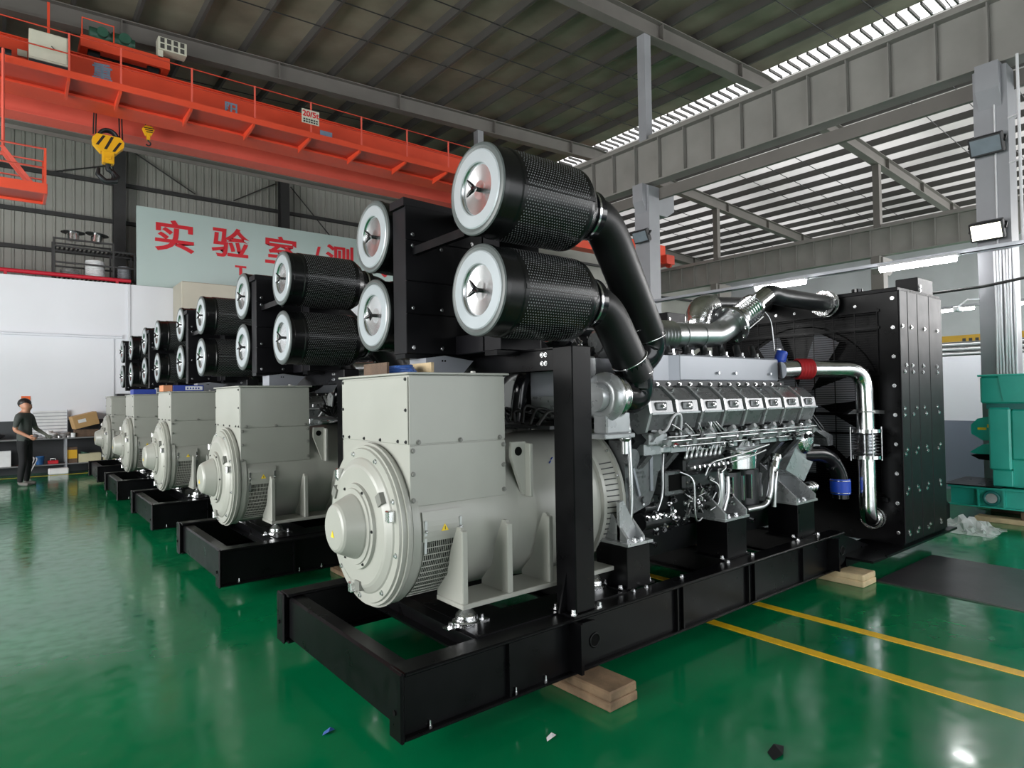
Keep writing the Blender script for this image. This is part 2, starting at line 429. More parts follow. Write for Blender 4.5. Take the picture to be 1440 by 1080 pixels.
for yb in (-3.46, 2.54, 8.54, 14.54):
    for f in (1.95, 3.0, 4.05):
        y = yb+f
        m = MB(); m.tube([(-9, y, zr(-9)+.42), (RIDGE, y, zr(RIDGE)+.42), (33, y, zr(33)+.42)], .013, 5); m.build('tie_rod', 'cable_black', ceil)
win = MB()
win.prism([(SK0, zr(SK0)+.66), (SK1, zr(SK1)+.66), (SK1, zr(SK1)+.665), (SK0, zr(SK0)+.665)], 'y', -9, 20.9)
tm = bpy.data.materials.new('translucent_sheet'); tm.use_nodes = True
nt = tm.node_tree; tr = nt.nodes.new('ShaderNodeBsdfTranslucent'); tr.inputs[0].default_value = (.92, .9, .88, 1)
nt.links.new(tr.outputs[0], nt.nodes['Material Output'].inputs[0]); MATS['translucent_sheet'] = tm
wo = struct(win.build('window_1', 'translucent_sheet'))
gb = MB().box(SK0, SK1, -.02, .02, -.07, .0).mesh('glazing_bar', 'purlin_grey')
for i in range(118):
    o = bpy.data.objects.new('glazing_bar', gb); COL.objects.link(o); o.parent = wo; o.location = (0, -8.8+i*.25, zr(16)+.66)

def ibeam(m, axis, a, b, c, z0, z1, bw, tf=.02, tw=.012):
    """I section along an axis at cross position c"""
    for (p, q, u, v) in ((c-bw/2, c+bw/2, z0, z0+tf), (c-bw/2, c+bw/2, z1-tf, z1), (c-tw/2, c+tw/2, z0+tf, z1-tf)):
        if axis == 'x': m.box(a, b, p, q, u, v)
        else: m.box(p, q, a, b, u, v)
    return m
for y in YCOL:
    for (xa, xb) in ((-9, RIDGE), (RIDGE, 33)):
        m = MB((xa, y, zr(xa)))
        for (ya, yb, da, db) in ((-.12, .12, 0, .02), (-.12, .12, .38, .40), (-.008, .008, .02, .38)):
            m.prism([(xa, zr(xa)+da), (xb, zr(xb)+da), (xb, zr(xb)+db), (xa, zr(xa)+db)], 'y', y+ya, y+yb)
        xs = xa+1.5
        while xs < xb-.5:
            m.box(xs-.01, xs+.01, y-.11, y+.11, zr(xs)+.02, zr(xs)+.38); xs += 3.1
        struct(m.build('roof_beam', 'rafter_grey'))
        # fly braces from the rafter's lower flange to the purlins
stm = MB().box(-.1, -.008, -.008, .008, 6.03, 6.89).mesh('stiffener', 'beam_grey')
for xr in (XR0, XR, XR2):
    m = MB((xr, 0, 6.0)); ibeam(m, 'y', -9, 20.45, xr, 6.0, 6.92, .3, .03, .016)
    m.box(xr-.035, xr+.035, -9, 20.45, 6.92, 7.04)
    b = struct(m.build('runway_beam', 'beam_grey'))
    if xr > 0:
        for i in range(47):
            o = bpy.data.objects.new('stiffener', stm); COL.objects.link(o); o.parent = b; o.location = (-.02, -8.6+i*.62, -6.0)
    # surge girder and bus bar under the beam
    if xr == XR:
        m = MB((xr, 0, 5.7)); m.box(xr+.18, xr+.26, -9, 20.4, 5.72, 5.95).box(xr+.3, xr+.95, -9, 20.4, 6.86, 6.89).box(xr+.9, xr+.95, -9, 20.4, 6.6, 6.89)
        struct(m.build('walkway_beam', 'rafter_grey'))
for xr in (XR0, XR, XR2):
    for y in YCOL[:4]:
        m = MB((xr, y, 0)); wv = .17
        m.box(xr-wv, xr+wv, y-.19, y-.165, 0, 5.95).box(xr-wv, xr+wv, y+.165, y+.19, 0, 5.95).box(xr-.012, xr+.012, y-.165, y+.165, 0, 5.95)
        m.box(xr-wv, xr-wv+.02, y-.165, y+.165, 0, 5.95)
        # corbel and upper post
        m.prism([(xr-.3, 5.98), (xr-.3, 5.62), (xr-wv, 5.4), (xr+.5, 5.4), (xr+.75, 5.55), (xr+.75, 5.98)], 'y', y-.13, y+.13)
        m.box(xr-.1+.3*(xr == XR2)*0, xr+.1, y-.1, y+.1, 6.92, zr(xr))
        m.box(xr-.25, xr+.25, y-.25, y+.25, 0, .02)
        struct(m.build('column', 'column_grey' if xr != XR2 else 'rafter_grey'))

# laboratory partition in front of the north wall, and the low partition by the green machine
m = MB((0, 18.45, 0)); m.box(-9, 9.9, 18.4, 18.5, 0, 4.58).box(-9, 9.9, 18.5, 20.5, 4.45, 4.56).box(9.8, 9.9, 18.5, 20.5, 0, 4.45)
wp = struct(m.build('wall_partition', 'partition_white'))
q = MB((0, 18.45, 0)); q.box(-9, 9.9, 18.385, 18.4, 0, 1.22); q.build('dado_panel', 'dado_dark', wp)
for (a, b, c, d) in ((-5, 2.28, 3.20, 3.235), (-5, 2.28, 3.255, 3.29)):
    q = MB((0, 18.45, 0)); q.box(a, b, 18.34, 18.4, c, d); q.build('ledge_trim', 'white_wall', wp)
q = MB((0, 18.45, 0)); q.box(2.40, 2.45, 18.37, 18.4, 1.22, 4.58); q.build('seam_trim', 'white_wall', wp)
q = MB((0, 18.45, 0)); q.box(-1.2, 2.1, 18.37, 18.4, 1.22, 3.18); q.build('white_panel', 'partition_white', wp)
m = MB((3.9, 17.9, 3.2)); m.box(3.42, 5.6, 17.37, 18.38, 3.1, 4.62, .02); m.box(3.46, 5.56, 17.36, 17.37, 3.15, 4.56)
tag(m.build('duct_casing', 'beige'), 'beige boxed duct casing fixed to white partition below the signboard', 'duct')
m = MB((12, 0, 0)); m.box(12, 12.1, -9, 10.5, 0, 2.15)
wl = struct(m.build('wall_low', 'white_wall'))
q = MB((12, 0, 0)); q.box(11.97, 12, -9, 10.5, 0, 1.11); q.build('dado_panel', 'dado_grey', wl)

# ------------------------------------------------------------------ diesel generator set (x as in the hall, y from the set's centre line)
GO = (3.6, 0, .1)
def G(): return MB(GO)
def make_genset():
    root = empty('diesel_generator_set')
    # ---- skid
    k = G(); k.box(1.9, 2.2, -.66, .66, .385, .4); skid = k.build('skid', 'black_paint', root)
    bm = {}
    for s in (-1, 1):
        m = G()
        ya, yb = sorted((s*.80, s*.665)); yw = s*.755
        m.box(1.36, 5.62, ya, yb, .38, .40, .006).box(1.36, 5.62, ya, yb, .10, .116, .005).box(1.36, 5.62, yw-.012, yw+.012, .11, .39)
        for xs in (1.95, 3.3, 3.36, 4.12, 4.2, 4.9):
            m.box(xs, xs+.012, min(yw, s*.79), max(yw, s*.79), .116, .38)
        m.m(1)
        for xs in (3.0, 3.12, 3.48, 4.02, 4.34, 5.02, 5.36):
            m.bolt((xs, s*.69, .40), (0, 0, 1), .011, .014)
        for xs in (1.5, 2.0, 2.2): m.bolt((xs, s*.775, .116), (0, 0, 1), .006, .03)
        m.build('beam', ['black_paint', 'bolt_metal'], skid)
        m = G(); ya, yb = sorted((s*.805, s*.69)); m.box(1.338, 1.36, ya, yb, .095, .403, .008)
        m.m(1).cyl((1.332, s*.75, .22), (1.339, s*.75, .22), .012); m.build('end_plate', ['black_paint', 'dark_void'], skid)
        # lifting plates with an eye
        for xe in (2.44, 5.42):
            m = G(); y0, y1 = sorted((s*.80, s*.825))
            pts = [(xe-.05, .16), (xe-.05, .375)] + [(xe+.06+.09*math.sin(a), .265+.11*math.cos(a)) for a in [R(t) for t in range(0, 181, 20)]]
            m.prism(pts, 'y', y0, y1); m.box(xe-.06, xe-.04, min(s*.76, s*.86), max(s*.76, s*.86), .12, .385)
            m.m(1).cyl((xe+.075, s*.79, .265), (xe+.075, s*.828, .265), .034, seg=16)
            m.m(0).torus((xe+.075, s*.826, .265), (0, 1, 0), .036, .006, 16, 6); m.build('lifting_eye', ['black_paint', 'dark_void'], skid)
        # upright post of the filter portal
        m = G(); ya, yb = sorted((s*.78, s*.62)); m.box(2.425, 2.575, ya, yb, .41, 1.88, .006).box(2.39, 2.62, min(s*.80, s*.6), max(s*.80, s*.6), .40, .412)
        m.prism([(2.425, .41), (2.37, .41), (2.425, .62)], 'y', s*.7-.006, s*.7+.006)
        m.m(1)
        for (bx, by) in ((2.405, -.78), (2.405, -.64), (2.605, -.78), (2.605, -.64)): m.bolt((bx, -s*by, .412), (0, 0, 1), .012, .03)
        m.build('post', ['black_paint', 'bolt_metal'], skid)
        for (x0, x1, yo, zt) in ((2.98, 3.2, .66, .66), (4.06, 4.31, .665, .68), (5.08, 5.36, .665, .68)):
            m = G(); ya, yb = sorted((s*yo, s*.40)); m.box(x0, x1, ya, yb, .40, zt, .004).box(x0-.05, x1+.04, ya-.0, yb, .40, .415)
            m.m(1)
            for bx in (x0-.03, x1+.02): m.bolt((bx, s*(yo-.03), .415), (0, 0, 1), .012, .02)
            m.build('pedestal', ['black_paint', 'bolt_metal'], skid)
    m = G(); m.box(1.375, 1.475, -.69, .69, .12, .378, .012); m.build('crossbeam', 'black_paint', skid)
    for xc in (1.82, 2.9, 4.18, 5.2):
        m = G(); ibeam(m, 'y', -.75, .75, xc+.06, .285 if xc < 2 else .2, .398, .12, .012, .01); m.build('crossbeam', 'black_paint', skid)
    for s in (-1, 1):
        m = G(); m.box(1.84, 2.95, min(s*.68, s*.42), max(s*.68, s*.42), .398, .408); m.build('deck_plate', 'black_paint', skid)
    # portal head over the alternator
    m = G(); m.box(2.43, 2.57, -.62, .62, 1.865, 1.88).box(2.43, 2.445, -.62, .62, 1.75, 1.87).box(2.555, 2.57, -.62, .62, 1.75, 1.87)
    m.m(1)
    for by in (-.56, -.53):
        for bz in (1.79, 1.84): m.bolt((2.43, by, bz), (-1, 0, 0), .010, .012)
    m.build('portal_head', ['black_paint', 'bolt_metal'], skid)
    for (yy, xs) in ((-.26, 2.26), (.26, 1.94)):
        m = G(); m.box(xs, 2.6, yy-.06, yy+.06, 1.85, 1.879); m.build('bearer', 'black_paint', skid)

    # ---- alternator
    AZ = .905
    m = G(); A = (0, 0, AZ); D = (1, 0, 0)
    m.lathe([(1.62, .3), (1.62, .44), (1.66, .445), (1.66, .428), (2.32, .428), (2.45, .436), (2.68, .464), (2.96, .474), (2.96, .5), (2.985, .5), (2.985, .3)], A, D, 56)
    alt = m.build('alternator', 'grey_paint', root)
    m = G()  # end bell: stepped rings, dished cover
    m.lathe([(1.615, .3), (1.615, .445), (1.60, .452), (1.585, .452), (1.585, .438), (1.56, .438), (1.56, .425), (1.548, .42), (1.548, .372), (1.54, .365), (1.522, .335), (1.516, .32), (1.514, .23), (1.514, .18)], A, D, 64)
    m.lathe([(1.515, .235), (1.496, .232), (1.496, .208), (1.488, .205), (1.488, .172)], A, D, 44)
    for a in range(15, 375, 40):
        an = R(a); p = (1.548, .397*math.sin(an), AZ+.397*math.cos(an)); m.m(1).bolt(p, (-1, 0, 0), .010, .012); m.m(0)
    m.m(1)
    for a in (45, 165, 285):
        an = R(a); p = Vector((1.52, .372*math.sin(an), AZ+.372*math.cos(an)))
        m.box(p.x-.012, p.x+.03, p.y-.02, p.y+.02, p.z-.03, p.z+.03, .006)
    m.m(2)
    for a in (-58, 62, 182):
        an = R(a); T = Matrix.Translation((0, 0, AZ)) @ Matrix.Rotation(-an, 4, 'X') @ Matrix.Translation((0, 0, -AZ)); m.T = T
        m.box(1.505, 1.55, -.03, .03, AZ+.30, AZ+.352); m.T = None
    m.m(0)
    m.build('end_bell', ['grey_paint', 'bolt_metal', 'grey_paint_dark'], alt)
    m = G()
    m.lathe([(1.488, .176), (1.478, .174), (1.395, .134), (1.385, .125), (1.378, .112), (1.374, 0)], A, D, 40)
    m.m(1)
    for a in range(30, 390, 60):
        an = R(a); m.bolt((1.496, .22*math.sin(an), AZ+.22*math.cos(an)), (-1, 0, 0), .006, .008)
    m.m(2).prism([(-.02, AZ-.045), (.02, AZ-.045), (0, AZ-.01)], 'x', 1.3722, 1.376); m.build('bearing_cap', ['grey_paint', 'engine_dark', 'yellow_sign'], alt)
    # terminal box
    m = G(); m.box(1.622, 2.236, -.405, .405, 1.04, 1.722)
    tb = m.build('terminal_box', 'grey_paint', alt)
    m = G(); m.box(1.60, 2.262, -.43, .43, 1.724, 1.736, .003); m.m(1).bolt((2.1, -.3, 1.736), (0, 0, 1), .016, .015); m.build('lid', ['grey_paint', 'grey_paint'], alt)
    for (x0, x1, z0, z1, bl) in ((1.618, 2.24, 1.362, 1.718, [(1.67, 1.372), (1.93, 1.372), (2.2, 1.372)]), (1.618, 2.24, 1.042, 1.356, [(1.635, 1.33), (1.635, 1.21), (1.635, 1.075), (2.225, 1.33), (2.225, 1.215), (2.225, 1.075)])):
        for s in (-1, 1):
            m = G(); ya, yb = sorted((s*.405, s*.411)); m.box(x0, x1, ya, yb, z0, z1, .002); m.m(1)
            for (bx, bz) in bl: m.bolt((bx, s*.411, bz), (0, s, 0), .0095, .014)
            m.build('side_panel', ['grey_paint', 'grey_paint_dark'], alt)
    m = G(); m.box(1.612, 1.62, -.402, .402, 1.362, 1.712, .002); m.m(1)
    for by in (-.385, .385):
        for bz in (1.375, 1.54, 1.70): m.bolt((1.612, by, bz), (-1, 0, 0), .0065, .008)
    for by in (-.3, -.1, .1, .3): m.bolt((1.612, by, 1.375), (-1, 0, 0), .0065, .008)
    m.build('front_panel', ['grey_paint', 'engine_dark'], alt)
    # vent grilles in the drum, both sides, behind wire guards, with the hinged flap above
    for s in (-1, 1):
        m = G(); n = 20
        def pt(x, a, r): return (x, s*r*math.cos(a), AZ+r*math.sin(a))
        a0, a1 = R(-58), R(-6)
        for i in range(n):
            b0, b1 = lerp(a0, a1, i/n), lerp(a0, a1, (i+1)/n)
            m.add([pt(1.69, b0, .4295), pt(1.9, b0, .4295), pt(1.9, b1, .4295), pt(1.69, b1, .4295)], [(0, 1, 2, 3)])
        m.m(1)
        for i in range(19):
            xx = 1.69+.21*i/18; ps = [pt(xx, lerp(a0, a1, j/8), .435) for j in range(9)]
            for j in range(8): m.bar(ps[j], ps[j+1], .0035, .0035)
        for i in range(12):
            aa = lerp(a0, a1, i/11)
            m.bar(pt(1.685, aa, .436), pt(1.905, aa, .436), .0045 if i % 3 else .009, .0045)
        m.build('vent_grille', ['dark_void', 'grey_paint'], alt)
        m = G(); a0, a1 = R(-6), R(14)
        for i in range(6):
            b0, b1 = lerp(a0, a1, i/6), lerp(a0, a1, (i+1)/6)
            for (ra, rb) in ((.442, .442),): m.add([pt(1.675, b0, ra), pt(1.915, b0, ra), pt(1.915, b1, ra), pt(1.675, b1, ra)], [(0, 1, 2, 3)])
        for xx in (1.675, 1.915):
            for i in range(6):
                b0, b1 = lerp(a0, a1, i/6), lerp(a0, a1, (i+1)/6); m.add([pt(xx, b0, .428), pt(xx, b1, .428), pt(xx, b1, .442), pt(xx, b0, .442)], [(0, 1, 2, 3)])
        m.m(1)
        for xx in (1.69, 1.905):
            m.bar(pt(xx, R(-14), .445), pt(xx, R(8), .445), .014, .010); m.sphere(pt(xx, R(1), .450), .008, 8, 5)
        m.m(2); q = [pt(1.783, R(0), .445), pt(1.827, R(0), .445), pt(1.805, R(4.6), .445)]; q2 = [pt(1.783, R(0), .440), pt(1.827, R(0), .440), pt(1.805, R(4.6), .440)]
        m.add(q+q2, [(0, 1, 2), (3, 4, 5), (0, 1, 4, 3), (1, 2, 5, 4), (2, 0, 3, 5)])
        m.m(3); q = [pt(1.803, R(.7), .4465), pt(1.807, R(.7), .4465), pt(1.807, R(2.9), .4465), pt(1.803, R(2.9), .4465)]; m.add(q, [(0, 1, 2, 3)])
        m.build('vent_flap', ['grey_paint', 'steel', 'yellow_sign', 'black_stripe'], alt)
        # mounting foot with ribs
        m = G(); ya, yb = sorted((s*.555, s*.30)); m.box(1.835, 2.98, ya, yb, .505, .532, .004); m.build('mounting_foot', 'grey_paint', alt)
        for xr_ in (1.842, 2.14, 2.44, 2.76):
            m = G(); pts = [(s*.545, .53), (s*.545, .90), (s*.53, .925), (s*.50, .925), (s*.44, .80), (s*.40, .66), (s*.30, .56), (s*.30, .53)]
            m.prism(pts, 'x', xr_, xr_+.022); m.box(xr_-.006, xr_+.03, min(s*.53, s*.556), max(s*.53, s*.556), .532, .91, .005); m.build('foot_rib', 'grey_paint', alt)
        # lifting lug
        m = G(); pts = [(2.27, 1.34), (2.37, 1.34), (2.39, 1.32), (2.39, 1.03), (2.355, 1.03), (2.27, 1.25)]
        ya, yb = sorted((s*.405, s*.43)); m.prism(pts, 'y', ya, yb); m.box(2.37, 2.395, min(s*.34, s*.475), max(s*.34, s*.475), 1.02, 1.33, .005)
        m.m(1).cyl((2.32, s*.40, 1.285), (2.32, s*.433, 1.285), .026, seg=14); m.build('lifting_lug', ['grey_paint', 'dark_void'], alt)
        for xf in (1.9, 2.86):
            m = G()
            m.lathe([(0, .075), (.02, .075), (.025, .06), (.05, .058), (.07, .04), (.085, .02), (.1, .02), (.1, 0)], (xf, s*.49, .408), (0, 0, 1), 20)
            m.box(xf-.13, xf+.13, s*.49-.03, s*.49+.03, .408, .414)
            m.m(1)
            for dx in (-.1, .1): m.bolt((xf+dx, s*.49, .408), (0, 0, 1), .011, .03)
            m.build('vibration_isolator', ['foil', 'bolt_metal'], root)
    # rear adaptor with perforated guard
    m = G(); m.lathe([(2.985, .48), (3.0, .485), (3.11, .50), (3.11, .525), (3.135, .525), (3.135, .3)], A, D, 56)
    m.m(1)
    for a in range(0, 360, 20):
        an = R(a); m.bolt((3.11, .513*math.cos(an), AZ+.513*math.sin(an)), (-1, 0, 0), .007, .012)
    m.m(2)
    for s in (-1, 1):
        for i in range(16):
            aa = R(-32+i*4.2)
            for j in range(1): m.bar((3.005, s*.487*math.cos(aa), AZ+.487*math.sin(aa)), (3.1, s*.50*math.cos(aa), AZ+.5*math.sin(aa)), .010, .006)
    m.build('adaptor_ring', ['grey_paint', 'bolt_metal', 'engine_dark'], alt)
    # faint maker's print on the drum's shoulder
    m = G()
    for i in range(7):
        a = R(38+(i % 2)*3); x0 = 2.62+i*.028
        m.bar((x0, -.462*math.cos(a), AZ+.462*math.sin(a)), (x0+.018, -.464*math.cos(a+.03), AZ+.464*math.sin(a+.03)), .006, .004)
    m.build('maker_print', 'blue_hose', alt)

    # ---- air cleaners
    m = MB()
    m.lathe([(.03, 0), (.03, .2), (0, .2), (0, .236), (.006, .241), (.03, .242), (.036, .236), (.12, .236), (.128, .242), (.62, .242), (.64, .239), (.70, .20), (.735, .15), (.735, 0)], (0, 0, 0), (1, 0, 0), 48)
    m.box(.128, .64, -.246, -.24, -.012, .012)
    can = m.mesh('canister', 'perforated_black')
    m = MB(); m.lathe([(-.004, .205), (-.008, .222), (-.004, .236), (.004, .241), (.004, .2)], (0, 0, 0), (1, 0, 0), 48); ring = m.mesh('rubber_ring', 'rubber_ring')
    m = MB(); m.lathe([(-.004, .135), (-.009, .14), (-.009, .20), (-.004, .207), (.01, .207), (.01, .13)], (0, 0, 0), (1, 0, 0), 48); wr = m.mesh('face_ring', 'end_plate_white')
    m = MB(); m.lathe([(.0, .138), (.012, .132), (.02, .05), (.02, 0)], (0, 0, 0), (1, 0, 0), 40); ds = m.mesh('dished_plate', 'end_plate_metal')
    m = MB(); m.cyl((-.03, 0, 0), (.02, 0, 0), .012, seg=10)
    for a in (80, 215, 330):
        an = R(a); d = Vector((0, math.cos(an), math.sin(an)))
        m.tube([Vector((-.012, 0, 0)), Vector((-.03, 0, 0))+d*.03, Vector((-.04, 0, 0))+d*.055], [.012, .011, .004], 8)
    nut = m.mesh('wing_nut', 'black_gloss')
    m = MB(); m.lathe([(.725, .145), (.73, .152), (.745, .152), (.75, .146), (.765, .146), (.77, .154), (.785, .154), (.79, .147), (.84, .147)], (0, 0, 0), (1, 0, 0), 32); m.m(1)
    m.lathe([(.775, .1555), (.79, .1555)], (0, 0, 0), (1, 0, 0), 32); cl = m.mesh('hose_clamp', ['black_gloss', 'chrome'])
    FX = 1.925
    for fy in (-.603, .603):
        for fz in (2.16, 2.69):
            lo = Vector((FX, fy, fz))-Vector(GO)
            f = bpy.data.objects.new('air_filter', can); COL.objects.link(f); f.parent = root; f.location = lo
            for nm, me in (('rubber_ring', ring), ('face_ring', wr), ('dished_plate', ds), ('wing_nut', nut), ('hose_clamp', cl)):
                q = bpy.data.objects.new(nm, me); COL.objects.link(q); q.parent = f
                if nm == 'wing_nut': q.rotation_euler = (random.uniform(-.5, .5), 0, 0)
    # rack between the cleaners: sheet boxes bolted up from panels
    m = G(); m.box(2.3, 2.56, -.34, .34, 1.88, 2.0, .004).box(2.3, 2.56, -.34, .34, 2.74, 2.80).box(2.5, 2.56, -.02, .02, 1.99, 2.75)
    rack = m.build('filter_rack', 'black_sheet', root)
    for (s, xf) in ((1, 1.935), (-1, 2.26)):
        y0, y1 = sorted((s*.175, s*.352)); m = G(); m.box(xf+.01, 2.58, y0+.006, y1, 1.88, 2.80, .003); m.build('sheet_box', 'black_sheet', rack)
        for (z0, z1) in ((1.882, 2.125), (2.13, 2.33), (2.335, 2.585), (2.59, 2.83)):
            m = G(); ya, yb = (s*.175-.002, s*.175+.006) if s > 0 else (s*.175-.006, s*.175+.002); m.box(xf, 2.58, ya, yb, z0, z1, .003); m.m(1)
            for bx in (xf+.05, xf+.26, xf+.5):
                if bx < 2.56: m.bolt((bx, ya, z0+.035 if z0 != 2.335 else z1-.03), (0, -1, 0), .009, .01)
            m.build('rack_panel', ['black_sheet', 'bolt_metal'], rack)
        m = G(); m.prism([(xf-.012, 2.80), (xf-.012, 2.85), (xf, 2.85), (2.58, 2.83), (2.58, 2.80)], 'y', y0-.004, y1); m.build('rack_top', 'black_sheet', rack)
    for zz in (2.52,):
        m = G(); m.bar((2.0, .18, zz), (2.0, -.40, zz), .035, .05); m.build('strut', 'black_paint', rack)
    # grey folded cover plate below the rack
    m = G(); m.prism([(2.04, 1.75), (2.04, 1.85), (2.18, 1.868), (2.40, 1.84), (2.31, 1.75)], 'y', .12, .32); m.m(1).cyl((2.16, .116, 1.835), (2.16, .121, 1.835), .006, seg=8).cyl((2.18, .116, 1.835), (2.18, .121, 1.835), .006, seg=8); m.build('cover_plate', ['manifold_silver', 'dark_void'], root)

    # ---- intake ducts from the cleaners to the turbochargers
    for s in (-1, 1):
        y0 = s*.603
        m = G(); m.tube(route([(2.7, y0, 2.16), (2.88, y0, 2.15), (3.2, s*.58, 1.72)], .16, 8), .115, 20); d = m.build('intake_duct', 'black_rubber', root)
        m = G(); m.tube(route([(3.12, s*.585, 1.83), (3.21, s*.575, 1.70), (3.2, s*.56, 1.58), (3.02, s*.54, 1.60)], .14, 8), [.118]*1+[.112]*(len(route([(3.12, s*.585, 1.83), (3.21, s*.575, 1.70), (3.2, s*.56, 1.58), (3.02, s*.54, 1.60)], .14, 8))-1), 20)
        m.m(1)
        for (c, dr, rr) in (((3.125, s*.585, 1.825), (.58, 0, -.78), .119), ((3.19, s*.575, 1.735), (.3, 0, -.9), .115), ((3.06, s*.542, 1.595), (1, 0, 0), .115), ((3.02, s*.54, 1.6), (1, 0, 0), .118)): m.torus(c, dr, rr, .006, 28, 6)
        m.build('elbow', ['black_gloss', 'chrome'], d)
        m = G(); P2 = route([(2.7, y0, 2.69), (2.88, y0, 2.68), (3.5, s*.42, 2.04)], .16, 8); m.tube(P2, .125, 20); d = m.build('intake_duct', 'black_rubber', root)
        m = G(); P3 = route([(3.42, s*.435, 2.12), (3.56, s*.41, 1.98), (3.5, s*.38, 1.86), (3.35, s*.36, 1.82)], .12, 8); m.tube(P3, .122, 20); m.m(1)
        for (c, dr) in (((3.43, s*.43, 2.11), (.6, 0, -.7)), ((3.53, s*.41, 2.0), (.4, 0, -.9))): m.torus(c, dr, .124, .006, 28, 6)
        m.build('elbow', ['black_gloss', 'chrome'], d)
        # turbocharger
        m = G(); m.torus((2.95, s*.53, 1.59), (1, 0, 0), .105, .055, 28, 12).cyl((2.84, s*.53, 1.59), (3.03, s*.53, 1.6), .09, seg=20)
        m.m(1).lathe([(0, .13), (.02, .145), (.045, .145), (.05, .12)], (2.985, s*.53, 1.595), (1, 0, 0), 28).m(0)
        m.box(2.9, 3.12, s*.53-.06, s*.53+.06, 1.36, 1.50, .01); m.box(2.86, 3.14, s*.53-.08, s*.53+.08, 1.33, 1.36, .005)
        m.build('turbocharger', ['engine_light', 'chrome'], root)
    return root, skid, alt

